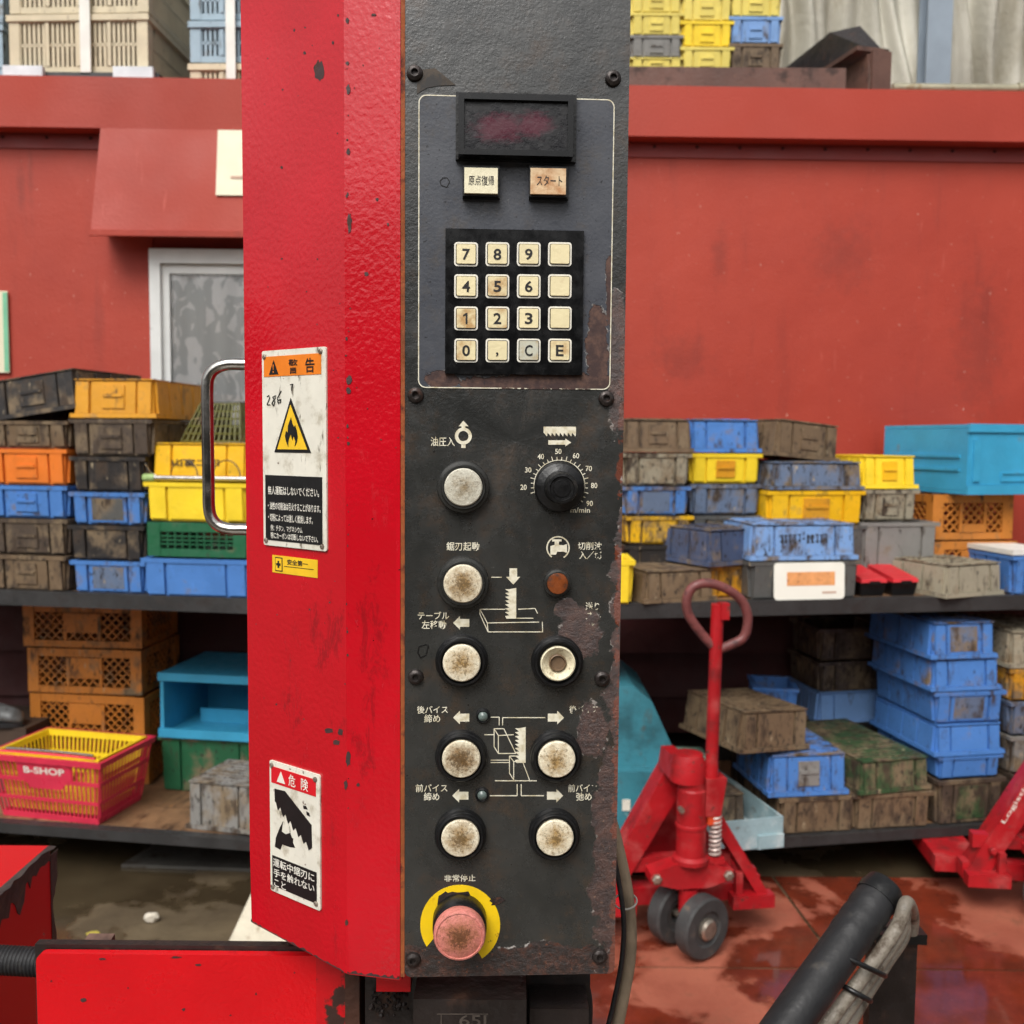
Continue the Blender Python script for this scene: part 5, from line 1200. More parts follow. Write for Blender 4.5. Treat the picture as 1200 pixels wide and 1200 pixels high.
crate('grey muddy upturned crate before the green box', place(260, Yw, ZL + .004, LW + RAD(-8), RAD(-2)), 86 * k, .26, 56 * k, 'grey', .72, inv=True, style='plain', group=g5)
# box and shoes
Yx = LYf(15) + .32; k = mpp(10, Yx, ZL); p = place(0, Yx, ZL, LW)
E = empty('wooden_box', p, 'dark wooden box under the work shoes', 'box'); hB = .255
for x0_, x1_, y0_, y1_, z0_, z1_ in ((-.24, .12, 0, .012, .0, hB), (-.24, .12, .29, .302, 0, hB), (-.24, -.228, .013, .289, 0, hB), (.108, .12, .013, .289, 0, hB), (-.24, .12, 0, .302, hB + .001, hB + .013)):
    bm = bmesh.new(); box(bm, x0_, x1_, y0_, y1_, z0_, z1_); fin('panel', bm, surf('dark_plank', C(62, 48, 38), .7, .3, 8), E, bevel=.002)
SHOE = surf('grey_shoe', C(98, 100, 100), .5, .25, 20, [(C(58, 54, 50), 30, .5, .7, .7, None)], [(120, .001, 4)])
def shoe(px, lab, yaw):
    z = ZL + hB + .0145; Y = Yx + .06; M = place(px, Y, z, yaw); E = empty('work_shoe', M, lab, 'shoe', 'work shoes on the wooden box')
    bm = bmesh.new(); ns, nr = 14, 16; rings = []
    for a in range(ns + 1):
        f = a / ns; x = -.02 + f * .27; hw = .032 + .016 * math.sin(min(f * 1.25, 1) * math.pi * .9) + .006 * f; ht = .088 - .040 * max(0, (f - .30) / .7) ** 1.1 - (.03 * max(0, (f - .88) / .12) ** 2); hw *= (1 - .75 * max(0, (f - .88) / .12) ** 2) * (1 - .5 * max(0, (.08 - f) / .08))
        rings.append([bm.verts.new((x, hw * math.cos(2 * math.pi * q / nr), .012 + ht * .5 + ht * .5 * math.sin(2 * math.pi * q / nr))) for q in range(nr)])
    for A, B in zip(rings, rings[1:]):
        for q in range(nr): bm.faces.new((A[q], A[(q + 1) % nr], B[(q + 1) % nr], B[q]))
    bm.faces.new(rings[0]); bm.faces.new(rings[-1]); fin('upper', bm, SHOE, E, smooth=180)
    bm = bmesh.new(); out = []
    for a in range(24):
        t = 2 * math.pi * a / 24; out.append((.115 + .142 * math.cos(t), (.043 + .008 * math.cos(t)) * math.sin(t)))
    prismz(bm, out, 0, .018); fin('sole', bm, RUBBER, E, bevel=.003)
    for a in range(3):
        bm = bmesh.new(); x = .09 + a * .028; zz = .095 - a * .011; tube(bm, smooth_path([(x, -.022, zz - .012), (x, 0, zz), (x, .022, zz - .012)], 4), .004, 6); fin('lace', bm, RUBBER, E)
shoe(-38, 'grey lace-up work shoe nearer the orange lattice stack', RAD(-12)); shoe(-84, 'grey lace-up work shoe farther from the orange lattice stack', RAD(-20))
# shopping baskets, one nested in the other
def basket(name, lab, M, w, d, h, tp, col, letter=None):
    E = empty(name, M, lab, 'basket', 'nested shopping baskets'); m = surf('basket_' + col, C(*dict(red=(214, 50, 78), yel=(240, 206, 40))[col]), .35, .08, 10, [], [(80, .0008, 3)])
    def ring(z): s = tp * (1 - z / h); return [(-w / 2 + s, s), (w / 2 - s, s), (w / 2 - s, d - s), (-w / 2 + s, d - s)]
    def band(bm, z0, z1, t, pr=0):
        V = []
        for z, o_ in ((z0, pr), (z1, pr), (z1, pr - t), (z0, pr - t)):
            r = ring(z); sg = ((-1, -1), (1, -1), (1, 1), (-1, 1)); V.append([bm.verts.new((x + sx * o_, y + sy * o_, z)) for (x, y), (sx, sy) in zip(r, sg)])
        for a in range(4):
            A, B = V[a], V[(a + 1) % 4]
            for k in range(4): bm.faces.new((A[k], A[(k + 1) % 4], B[(k + 1) % 4], B[k]))
    bm = bmesh.new(); band(bm, h - .022, h, .012, .010); fin('rim', bm, m, E, bevel=.004)
    for z0, z1 in ((.0, .022), (h * .30, h * .35), (h * .60, h * .66)):
        bm = bmesh.new(); band(bm, z0, z1, .005, .001); fin('band', bm, m, E)
    bm = bmesh.new(); r = ring(0); prismz(bm, r, .001, .008); fin('bottom', bm, m, E)
    bm = bmesh.new()
    for s_ in range(4):
        r0_, r1_ = ring(.02), ring(h - .02); A0, A1, B0, B1 = Vector((*r0_[s_], .02)), Vector((*r0_[(s_ + 1) % 4], .02)), Vector((*r1_[s_], h - .02)), Vector((*r1_[(s_ + 1) % 4], h - .02))
        L = (A1 - A0).length; n = int(L / .0165); dv = (A1 - A0).normalized() * .0034; nn = Vector((-dv.y, dv.x, 0)).normalized() * .0035
        for q in range(n + 1):
            f = q / n; lo, hi = A0.lerp(A1, f), B0.lerp(B1, f)
            hexa(bm, [lo - dv, lo + dv, lo + dv + nn, lo - dv + nn, hi - dv, hi + dv, hi + dv + nn, hi - dv + nn])
    fin('slats', bm, m, E, kind='stuff', smooth=0)
    if letter:
        zz = h * .78; s = tp * (1 - zz / h); bm = bmesh.new(); prism(bm, [(-.11, h * .66), (.11, h * .66), (.11, h - .024), (-.11, h - .024)], -.002, .003)
        for v in bm.verts: v.co.y += tp * (1 - v.co.z / h)
        pl = fin('name_plate', bm, m, E)
        bm = bmesh.new(); prism(bm, [(-.10, h * .655), (.10, h * .655), (.06, h * .50), (-.06, h * .50)], -.002, .003)
        for v in bm.verts: v.co.y += tp * (1 - v.co.z / h)
        fin('shield', bm, m, E)
        bm = text_mesh(letter, -.085, h * .74, .085, h * .74 + .026, -.0035, .02)
        for v in bm.verts: v.co.y += tp * (1 - v.co.z / h)
        fin('lettering', bm, WHT, pl, smooth=0)
    for y in (-.003,):
        bm = bmesh.new(); tube(bm, smooth_path([(-w / 2 + .03, .016, h + .006), (-w * .2, .020, h + .007), (w * .2, .020, h + .007), (w / 2 - .03, .016, h + .006)], 5), .0055, 8); fin('handle', bm, STEEL if col == 'yel' else m, E, smooth=60)
    return E
Yk = LYf(60) + .035; kk = mpp(60, Yk, ZL); Mb = place(52, Yk, ZL, LW + RAD(-4))
basket('shopping_basket', 'red slatted shopping basket with white lettering on the low board', Mb @ Matrix.Translation((0, 0, .001)), .47, .33, .245, .035, 'red', 'B-SHOP')
basket('shopping_basket', 'yellow shopping basket nested inside the red one', Mb @ Matrix.Translation((0, .0215, .028)), .425, .285, .222, .033, 'yel')

# ---- upper board, right
Yd = RYf(768) + .25
stack([('dark crate hidden low beneath the rust stained yellow crate', 0, 76, 56, 'black', dict(dirt=.5)), ('yellow crate with heavy rust stains below a blue crate', 2, 75, 33, 'yellow', dict(dirt=.85, style='plain')), ('blue crate with pale scuffs above the rusty yellow one', 0, 76, 34, 'blue', dict(dirt=.45, style='plain', panel=('gblue', .3))),
       ('tan brown crate with open corner slots below another brown one', 0, 78, 38, 'beige', dict(dirt=.7, style='plain')), ('brown upturned crate topping the column next to the control panel', 1, 80, 38, 'brown', dict(inv=True, dirt=.45))], 769, Yd, ZS, RW, group=g2)
Ye = RYf(850) + .30
stack([('amber crate low at the back behind the dark blue crate', -5, 80, 44, 'amber', dict(dirt=.3)), ('grey crate at the back over an amber crate', 0, 80, 42, 'dgrey', dict(dirt=.4)), ('grey blue crate under a bright yellow crate', 0, 80, 36, 'gblue', dict(dirt=.45, style='plain')),
       ('bright yellow crate with orange panel below a blue crate', 0, 82, 35, 'byellow', dict(dirt=.05, panel=('amber', .2))), ('blue upturned crate on the bright yellow crate', 1, 82, 38, 'blue', dict(inv=True, dirt=.25, style='plain'))], 849, Ye, ZS, RW, group=g2)
Yq = RYf(690) + .012
stack([('lemon yellow crate half hidden behind the control panel edge', 0, 100, 52, 'byellow', dict(dirt=.3, d=.2))], 690, Yq, ZS, RW - RAD(10), group=g2)
Yh = RYf(790) + .02
stack([('tan brown wide upturned crate before the rusty yellow crate', 0, 88, 37, 'brown', dict(inv=True, dirt=.4, style='plain', d=.36, ridges=False, yaw=8))], 795, Yh, ZS, RW, group=g2)
Yi = RYf(850) + .10
stack([('amber crate under the turned dark blue crate', 0, 62, 38, 'amber', dict(dirt=.4, d=.18, style='plain', yaw=14)), ('dark blue upturned crate turned askew on the amber crate', 2, 72, 42, 'dblue', dict(inv=True, dirt=.35, d=.40, yaw=22, style='plain', dy=-.02))], 856, Yi, ZS, RW, group=g2)
Yj = RYf(942) + .03; k = mpp(942, Yj, ZS)
stack([('dark grey crate behind the white notice card', 0, 132, 45, 'dgrey', dict(dirt=.25, style='plain')), ('blue upturned crate stamped with dark characters on dark grey one', 0, 128, 42, 'pblue', dict(inv=True, dirt=.35, style='none', ptext=11))], 942, Yj, ZS, RW, d=.30, group=g2)
Mw = place(948, Yj - .018, ZS + .001, RW, 0, RAD(-3)); bm = bmesh.new(); w_, h_ = 88 * k, 43 * k
prism(bm, rrect(-w_ / 2, w_ / 2, 0, h_, .014), -.004, .0); o = fin('notice_card', bm, surf('white_card', C(240, 238, 226), .5, .03, 8), None, Mw); tag(o, 'white card with orange label leaning on the dark grey crate', 'card')
bm = bmesh.new(); box(bm, -w_ * .32, w_ * .36, -.0048, -.0042, h_ * .38, h_ * .75); fin('orange_label', bm, surf('orange_label', C(226, 158, 100), .6, .1, 40, [(C(150, 90, 60), 50, .56, .7, .6, None)]), o)
bm = bmesh.new(); box(bm, w_ * .18, w_ * .38, -.0048, -.0042, h_ * .16, h_ * .21); fin('print_line', bm, surf('faded_print', C(196, 160, 140), .6), o)
Yk2 = RYf(955) + .24
zt = stack([('grey crate low at the back under the yellow crate', 0, 118, 76, 'dgrey', dict(dirt=.4)), ('yellow crate under the blue grey lidded crate', 0, 116, 40, 'yellow', dict(dirt=.12, panel=('amber', .2))), ('blue grey muddy upturned crate on the yellow crate', 2, 112, 32, 'gblue', dict(inv=True, dirt=.6, style='plain'))], 955, Yk2, ZS, RW, d=.36, group=g2)
k = mpp(940, Yk2 + .06, zt); crate('grey brown upturned crate sitting askew on top of the blue grey one', place(945, Yk2 + .03, zt + .006, RW + RAD(12), RAD(5)), 84 * k, .36, 42 * k, 'brown', .5, inv=True, group=g2)
Yl2 = RYf(1042) + .25
stack([('plain grey crate below the brown crate next to the lattice crate', 8, 92, 78, 'grey', dict(dirt=.15, style='plain', d=.24)), ('brown crate below the lemon yellow crate', 0, 66, 37, 'beige', dict(dirt=.6, dy=.02)), ('lemon yellow upturned crate beside the sky blue container', 0, 66, 38, 'byellow', dict(inv=True, dirt=.05, dy=.02, ridges=False, panel=('yellow', .1)))], 1042, Yl2, ZS, RW, group=g2)
# red lidded boxes
for q, (px, lab) in enumerate(((1023, 'red lidded black box beside the white card'), (1060, 'red lidded black box beside the beige ridged crate'))):
    Y = RYf(px) + .05; k = mpp(px, Y, ZS); E = empty('lidded_box', place(px, Y, ZS, RW), lab, 'box', 'red lidded boxes on the bench'); w_ = 33 * k
    bm = bmesh.new(); hexa(bm, [(-w_ * .42, .01, 0), (w_ * .42, .01, 0), (w_ * .42, .2, 0), (-w_ * .42, .2, 0), (-w_ / 2, 0, .05), (w_ / 2, 0, .05), (w_ / 2, .21, .05), (-w_ / 2, .21, .05)]); fin('body', bm, BLACKP, E, bevel=.003)
    bm = bmesh.new(); hexa(bm, [(-w_ / 2, -.008, .052), (w_ / 2, -.008, .052), (w_ / 2, .215, .052), (-w_ / 2, .215, .052), (-w_ * .46, -.002, .066), (w_ * .46, -.002, .066), (w_ * .46, .2, .098), (-w_ * .46, .2, .098)]); fin('lid', bm, pmat('red', .0), E, bevel=.005)
    bm = bmesh.new(); box(bm, -.02, .02, -.012, -.0085, .045, .058); fin('latch', bm, BLACKP, E, bevel=.001)
stack([('beige ridged upturned crate before the orange lattice crate', 0, 88, 38, 'beige', dict(inv=True, dirt=.2, style='plain', d=.40, yaw=14))], 1140, RYf(1140) + .02, ZS, RW, group=g2)
Ym = RYf(1150) + .30
zt = stack([('orange lattice crate low behind the beige ridged crate', 0, 108, 52, 'lattice', dict(style='lattice', dirt=.2)), ('orange lattice crate under the big sky blue container', -2, 108, 54, 'lattice', dict(style='lattice', dirt=.1))], 1142, Ym, ZS, RW, d=.36, group=g2)
k = mpp(1165, Ym, zt); folding('big sky blue folding container with closed front on the lattice crate', place(1188, Ym - .05, zt + .001, RW + RAD(6)), 132 * k, .50, 80 * k, False, g2)
stack([('bright blue box with white lid beside the beige ridged crate', 0, 60, 46, 'blue', dict(dirt=.0, style='none', d=.3))], 1213, RYf(1213) + .03, ZS, RW, group=g2)
Yn = RYf(1213) + .03; k = mpp(1213, Yn, ZS); bm = bmesh.new(); w_ = 62 * k; prismz(bm, [(-w_ / 2, -.008), (w_ / 2, -.008), (w_ / 2, .31), (-w_ / 2, .31)], 0, .018); o = fin('box_lid', bm, pmat('white', .1), None, place(1213, Yn, ZS + 46 * k + .003, RW), bevel=.005); tag(o, 'white lid lying on the bright blue box', 'lid')

# ---- low board, right
Ya = RYf(955) + .03
zt = stack([('brown stained crate on the low board under a blue upturned crate', 2, 90, 45, 'brown', dict(dirt=.75, style='plain')), ('blue upturned crate with grey label under the tilted ribbed brown crate', -8, 92, 48, 'blue', dict(inv=True, dirt=.3, panel=('grey', .4), d=.32))], 955, Ya, ZL, RW, group=g3, d=.34)
k = mpp(903, Ya, zt); crate('brown ribbed upturned crate tilted on the blue crate', place(906, Ya - .02, zt + .014, RW + RAD(16), RAD(4)), 96 * k, .34, 47 * k, 'brown', .6, inv=True, style='plain', group=g3)
k = mpp(908, Ya + .45, zt); 
stack([('black crate low behind the tilted ribbed brown crate', 0, 66, 92, 'black', dict(dirt=.4, style='plain')), ('small blue crate poking up behind the tilted ribbed crate', 0, 46, 34, 'blue', dict(dirt=.2, style='plain', yaw=-18))], 908, Ya + .40, ZL, RW, d=.2, group=g3)
Yb_ = RYf(1045) + .03
stack([('brown slotted crate under the green topped crate', 0, 92, 44, 'brown', dict(dirt=.7, style='plain')), ('green and brown muddy upturned crate with broad green top', 2, 90, 38, 'dgreen', dict(inv=True, dirt=.55, d=.52, style='plain', yaw=4))], 1045, Yb_, ZL, RW, group=g3, d=.34)
Yc2 = RYf(998) + .60
stack([('dark crate hidden low behind the green topped crate', 0, 84, 34, 'black', dict(dirt=.5, style='plain')), ('black crate low under the pale blue crate', 0, 84, 32, 'black', dict(dirt=.3, style='plain')), ('pale blue upturned crate under two dark brown crates', 2, 90, 36, 'pblue', dict(inv=True, dirt=.1, style='plain', ridges=False)), ('dark brown crate on the pale blue crate', 2, 84, 36, 'dbrown', dict(dirt=.6, style='plain')),
       ('dark brown crate topmost of the pile behind the green topped crate', 0, 82, 38, 'dbrown', dict(dirt=.75, style='plain'))], 998, Yc2, ZL, RW, d=.26, group=g3)
Yd2 = RYf(1132) + .04
stack([('dark mud coloured crate at the foot of the blue stack', 0, 82, 54, 'dbrown', dict(dirt=.7, style='plain', panel=('dgreen', .8))), ('short blue crate just above the mud coloured crate', -2, 76, 27, 'blue', dict(dirt=.1, style='plain')), ('clean blue upturned crate second from the stack foot', -2, 84, 36, 'blue', dict(inv=True, dirt=.1, style='plain')), ('blue crate with brown smear in the middle of its stack', -2, 84, 38, 'blue', dict(dirt=.25, style='plain', panel=('gblue', .7))),
       ('blue crate with faint smear under the topmost blue crate', -6, 84, 37, 'blue', dict(inv=True, dirt=.2, style='plain', ridges=False)), ('topmost blue crate of the stack with grey front panel', -8, 80, 42, 'blue', dict(dirt=.15, style='plain', panel=('gblue', .5), inv=True))], 1136, Yd2, ZL, RW, d=.42, group=g3)
stack([('brown crate at the foot beside the mud coloured crate', 0, 84, 54, 'dbrown', dict(dirt=.5)), ('grey crate below the blue grey one at the bench end', 0, 84, 44, 'grey', dict(dirt=.5)), ('blue grey dirty crate under the yellow tan one at the bench end', 0, 84, 40, 'gblue', dict(dirt=.7)), ('yellow tan dirty crate at the bench end', 0, 84, 38, 'amber', dict(dirt=.75)), ('grey crate topmost at the bench end beside the blue stack', 0, 84, 42, 'beige', dict(dirt=.5, inv=True))], 1222, RYf(1222) + .06, ZL, RW, group=g3)
# steel tray
Yt = RYf(890) - .09; zt_ = ZL + .012; k = mpp(890, Yt, zt_)
TR = surf('pale_blue_steel', C(150, 176, 182), .45, .15, 8, [(C(196, 206, 206), 14, .5, .7, .5, None), (C(104, 84, 66), 22, .6, .75, .8, None)], [(60, .002, 4)])
E = empty('steel_tray', place(880, Yt, ZL + .003, RW + RAD(4)), 'pale blue steel tray sticking out past the low board', 'tray'); w_, h_, d_2 = 82 * k, 36 * k, .62
for nm_, bx in (('front', (-w_ / 2, w_ / 2, 0, .006, 0, h_)), ('back', (-w_ / 2, w_ / 2, d_2, d_2 + .006, 0, h_)), ('side', (-w_ / 2, -w_ / 2 + .006, .0065, d_2 - .0005, 0, h_)), ('side', (w_ / 2 - .006, w_ / 2, .0065, d_2 - .0005, 0, h_)), ('bottom', (-w_ / 2 + .007, w_ / 2 - .007, .007, d_2 - .001, .001, .006))):
    bm = bmesh.new(); box(bm, *bx); fin(nm_, bm, TR, E, bevel=.0015)
bm = bmesh.new(); box(bm, w_ * .1, w_ * .5, -.008, -.0005, .0, h_ * .45); fin('stiffener', bm, TR, E, bevel=.002)
crate('dark brown crate sitting in the pale blue steel tray', wm(E) @ Matrix.Translation((-.03, .16, .008)), .17, .28, .13, 'dbrown', .6, inv=True, group=g3, style='plain')
# turquoise machine cover
TQ = surf('turquoise_machine_paint', C(56, 122, 136), .5, .15, 4, [(C(40, 88, 98), 6, .46, .7, .5, None), (C(74, 70, 60), 16, .56, .75, .7, (1, 1, .5)), (C(150, 196, 196), 12, .64, .8, .5, None), (C(40, 40, 36), 40, .70, .74, .7, None)], [(50, .002, 4)])
Yu = 3.36
E = empty('machine_cover', Matrix.Translation((xfor(730, Yu, ZL), Yu + .2, ZL + .003)), 'turquoise sheet metal machine cover with sloped flank beside the red jack', 'machine cover')
def wp_(L, Y): return [((lambda p: (p.x, p.z))(atY(x, y, Y))) for x, y in L]
bm = bmesh.new(); pts = wp_([(640, 985), (800, 985), (800, 902), (792, 884), (764, 822), (742, 804), (640, 800)], Yu + .06); pts[0] = (pts[0][0], ZL + .003); pts[1] = (pts[1][0], ZL + .003)
prism(bm, pts, Yu + .06, Yu + .50); cov = fin('hood', bm, TQ, E, Matrix(), bevel=.005, seg=2)
bm = bmesh.new(); pts = wp_([(650, 985), (799, 985), (801, 903), (650, 903)], Yu + .02); pts[0] = (pts[0][0], ZL + .003); pts[1] = (pts[1][0], ZL + .003); prism(bm, pts, Yu + .005, Yu + .058); fin('front_panel', bm, TQ, E, Matrix(), bevel=.006)
bm = bmesh.new(); a = atY(808, 905, Yu + .1); box(bm, a.x - .005, a.x + .10, Yu + .05, Yu + .4, ZL + .003, a.z + .0); fin('flank_ledge', bm, surf('pale_green_paint', C(140, 180, 164), .5, .1, 8, [(C(90, 100, 84), 14, .5, .7, .6, None)]), E, Matrix(), bevel=.006)
a = atY(734, 944, Yu - .001); bm = bmesh.new(); box(bm, a.x - .014, a.x + .014, Yu + .0015, Yu + .0045, a.z - .02, a.z + .02); fin('sticker', bm, SIGNW, cov, Matrix())

# ================================================================ ROOF STACKS
Yr_ = 4.36; zr = ZR + .002; kR = mpp(90, Yr_, zr)
PALW = surf('grey_pallet', C(56, 58, 60), .6, .3, 6)
E = empty('pallet', place(95, Yr_ - .02, zr, 0), 'dark grey slatted pallet under the tan roof crates', 'pallet'); wq = 182 * kR
for k in range(5):
    bm = bmesh.new(); box(bm, -wq / 2, wq / 2, k * .11, k * .11 + .08, .07, .09); fin('deck_board', bm, PALW, E)
for x in (-wq / 2, -.045, wq / 2 - .09):
    bm = bmesh.new(); box(bm, x, x + .09, 0, .52, 0, .069); fin('bearer', bm, PALW, E)
for x in (-wq / 2 + .10, wq / 2 - .10):
    bm = bmesh.new(); box(bm, x - .085, x + .085, -.03, -.002, .035, .105); fin('end_cap', bm, surf('pale_plastic', C(214, 222, 226), .5), E, bevel=.015)
zc = zr + .092
ww = 168 * kR; hc = .25
labs = ['tan slatted crate bottom of the strapped stack on the dark pallet', 'tan slatted crate above the bottom one of the strapped stack']
for q in range(2): crate(labs[q], place(92, Yr_, zc + q * (hc + .001), RAD(-3)), ww, .60, hc, 'tan', .22, style='slat', group=g4)
bm = bmesh.new(); x = xfor(98, Yr_ - .04, zc); box(bm, x - .022, x + .022, Yr_ - .02, Yr_ - .014, zc - .01, zc + 2 * hc + .004); o = fin('strap', bm, surf('white_strap', C(232, 230, 222), .6, .06, 10), None, Matrix()); tag(o, 'white strap round the tan slatted crates', 'strap')
Y2 = 4.38; kB = mpp(262, Y2, zr)
cols = [('tan', 'tan crate under pale blue ones beside red column'), ('rblue', 'pale blue crate on the tan crate beside the red column'), ('rblue', 'pale blue crate higher on the stack beside the red column')]
zz = zr
for (cc, lb), hh_ in zip(cols, (.15, .178, .18)): crate(lb, place(290, Y2, zz, RAD(-2)), 138 * kB, .55, hh_, cc, .2, style='slat', group=g4); zz += hh_ + .001
bm = bmesh.new(); x = xfor(270, Y2 - .03, zr); box(bm, x - .02, x + .02, Y2 - .02, Y2 - .014, zr + .0, zz); o = fin('strap', bm, surf('white_strap', C(232, 230, 222), .6, .06, 10), None, Matrix()); tag(o, 'white strap round the pale blue roof crates', 'strap')
for q in range(3): crate(['pale blue crate at the foot of the pile behind the strapped tan stack', 'pale blue crate in the middle of the pile behind strapped tan stack', 'pale blue crate topping the pile behind the strapped tan stack'][q], place(-32, 4.60, zr + q * .198, 0), 76 * kB, .5, .197, 'rblue', .3, style='slat', group=g4)
for q in range(3): crate(['dark blue crate at the foot of the pile between the strapped stacks', 'dark blue crate amid the pile between the strapped stacks', 'dark blue crate topping the pile between the strapped stacks'][q], place(200, 5.25, zr + q * .22, 0), 60 * kB, .4, .219, 'dblue', .4, style='plain', group=g4)
Y3 = 4.78
for cx, rows_ in ((769, [('pyellow', 15, 'yellow crate under the grey one next to the panel'), ('grey', 25, 'grey crate among yellow ones on the roof'), ('pyellow', 25, 'yellow crate on the grey roof crate'), ('pyellow', 26, 'yellow crate second above the grey roof crate')]),
                  (828, [('pyellow', 27, 'yellow crate at the foot of the middle roof column'), ('byellow', 29, 'lemon yellow plain crate in the middle roof column'), ('pyellow', 30, 'yellow crate on the lemon plain roof crate')]),
                  (885, [('brown', 31, 'brown grey crate at the foot of the roof column nearest the tarpaulin'), ('pblue', 30, 'pale blue white crate on the brown grey roof crate'), ('pyellow', 28, 'yellow crate on the pale blue roof crate')])):
    z = zr + (0 if cx != 769 else .0)
    tot = sum(r[1] for r in rows_)
    kk = mpp(cx, Y3, z)
    base = atY(cx, 84, Y3).z - z
    crate({769: 'grey crate behind the beam under four roof crates', 828: 'grey crate behind the beam under three all yellow crates', 885: 'grey crate behind the beam under the brown grey roof crate'}[cx], place(cx, Y3, z, 0), 56 * kk, .4, base, 'grey', .3, style='plain', group=g4); z += base + .001
    for cc, hp, lb in rows_:
        crate(lb, place(cx, Y3, z, 0), 57 * kk, .4, hp * kk, cc, .18 if cc != 'brown' else .5, group=g4); z += hp * kk + .001

# ================================================================ PALLET JACKS
JR = surf('jack_red_paint', C(166, 20, 28), .45, .14, 8, [(C(176, 70, 68), 9, .5, .75, .6, None), (C(120, 24, 26), 12, .52, .72, .5, None), (C(84, 44, 36), 34, .60, .72, .8, None)], [(70, .0012, 3)])
TYRE = surf('grey_tyre', C(62, 62, 62), .6, .2, 20, [(C(110, 92, 76), 20, .55, .75, .8, None)], [(90, .001, 4)])
HUBS = surf('hub_steel', C(170, 160, 146), .35, .2, 30, metal=.8)
GRIP = surf('worn_grip', C(116, 64, 62), .5, .2, 30, [(C(70, 44, 44), 40, .5, .7, .6, None), (C(190, 60, 60), 25, .62, .75, .5, None)])
def jack(M, lab, full=True):
    E = empty('pallet_jack', M, lab, 'pallet jack', 'red pallet jacks on the yard floor')
    def P(name, bm, mat, par=E, **kw): return fin(name, bm, mat, par, **kw)
    # frame: local x right, y away, z up; apex over the origin
    ap, hw, fz = .60, .285, .14
    for s in (-1, 1):                      # sloped channel arms, the steps at their feet, the forks behind
        bm = bmesh.new(); t = .066 if s < 0 else .036
        q = [(s * .03, ap), (s * hw, fz), (s * (hw - t - .01), fz), (s * .012, ap - .13)] if s < 0 else [(.065, .50), (hw, fz), (hw - .040, fz), (.065, .43)]
        prism(bm, q if s > 0 else q[::-1], .15 if s < 0 else .12, .235); arm = P('frame_arm', bm, JR, bevel=.006)
        x0_, x1_ = sorted((s * (hw - .125), s * (hw + .015)))
        bm = bmesh.new(); box(bm, x0_, x1_, .10, .148, .10, .142); P('step_foot', bm, JR, bevel=.005)
        bm = bmesh.new(); box(bm, s * hw - .08, s * hw + .02 if s > 0 else s * hw + .08, .24, 1.30, .09, .145); P('fork', bm, JR, bevel=.008)
        bm = bmesh.new(); lathe(bm, [(.04, -.03), (.04, .03), (0, .03)], 20, 'x', (s * (hw - .02), 1.2, .042)); lathe(bm, [(0, -.03), (.04, -.03)], 20, 'x', (s * (hw - .02), 1.2, .042)); P('roller', bm, TYRE)
        bm = bmesh.new(); lathe(bm, [(.012, 0), (.012, .02), (.009, .024), (0, .024)], 12, 'y', (s * (hw - (.075 if s < 0 else .05)), .15, .215)); P('pin', bm, JR)
        bm = bmesh.new(); box(bm, s * .185 - .011, s * .185 + .011, .115, .14, .1425, .2145); P('stay', bm, JR, bevel=.002)
        if lab.endswith('white lettering') and s < 0:
            bm = text_mesh('Logisticsman', -.135, 0, .135, .018, -.001, .004); ang = math.atan2(ap - fz, hw - .04)
            for v in bm.verts:
                x, z = v.co.x, v.co.z; v.co = Vector((-.105 + x * math.cos(ang) - z * math.sin(ang), .1485, .425 + x * math.sin(ang) + z * math.cos(ang)))
            fin('lettering', bm, WHT, arm, smooth=0)
    bm = bmesh.new(); q = [(-.19, .20), (.19, .20), (.01, .50), (-.01, .50)]; prism(bm, q, .32, .326); P('back_plate', bm, JR)
    bm = bmesh.new(); hexa(bm, [(-.27, .16, .215), (.17, .16, .215), (.17, .20, .215), (-.27, .20, .215), (-.27, .16, .262), (.17, .16, .262), (.17, .20, .262), (-.27, .20, .262)]); P('cross_beam', bm, JR, bevel=.008)
    bm = bmesh.new(); box(bm, -.30, .20, .16, .22, .105, .16); P('lower_beam', bm, JR, bevel=.006)
    # casting under the pump
    bm = bmesh.new(); prism(bm, [(-.135, .236), (-.135, .266), (-.055, .292), (.055, .292), (.13, .266), (.13, .236), (.05, .212), (-.05, .212)], .03, .095); P('pump_base', bm, JR, bevel=.012, seg=3)
    bm = bmesh.new(); lathe(bm, [(.057, .29), (.057, .303), (.046, .312), (.046, .52), (.041, .525), (.041, .545)], 32, 'z', (0, .06, 0)); P('pump_cylinder', bm, JR)
    bm = bmesh.new(); lathe(bm, [(.03, .54), (.055, .545), (.055, .60), (.045, .63), (0, .635)], 32, 'z', (-.012, .07, 0)); hexa(bm, [(-.07, .07, .55), (-.02, .07, .55), (-.02, .2, .55), (-.07, .2, .55), (-.06, .07, .625), (-.02, .07, .625), (-.02, .2, .615), (-.06, .2, .615)]); P('pump_head', bm, JR)
    bm = bmesh.new(); hexa(bm, [(.035, .03, .44), (.085, .03, .44), (.085, .09, .44), (.035, .09, .44), (.035, .025, .56), (.10, .025, .56), (.10, .085, .56), (.035, .085, .56)]); P('handle_yoke', bm, JR, bevel=.014, seg=3)
    bm = bmesh.new(); pts = [(.075 + .016 * math.cos(t), .05 + .016 * math.sin(t), .305 + .13 * t / (2 * math.pi * 9)) for t in [2 * math.pi * 9 * k / 160 for k in range(161)]]; tube(bm, pts, .0042, 6); P('spring', bm, surf('pale_spring', C(196, 178, 170), .4, .1, 20, metal=.3))
    bm = bmesh.new(); box(bm, .052, .10, .03, .075, .285, .304); P('spring_seat', bm, JR, bevel=.003)
    hx = .058
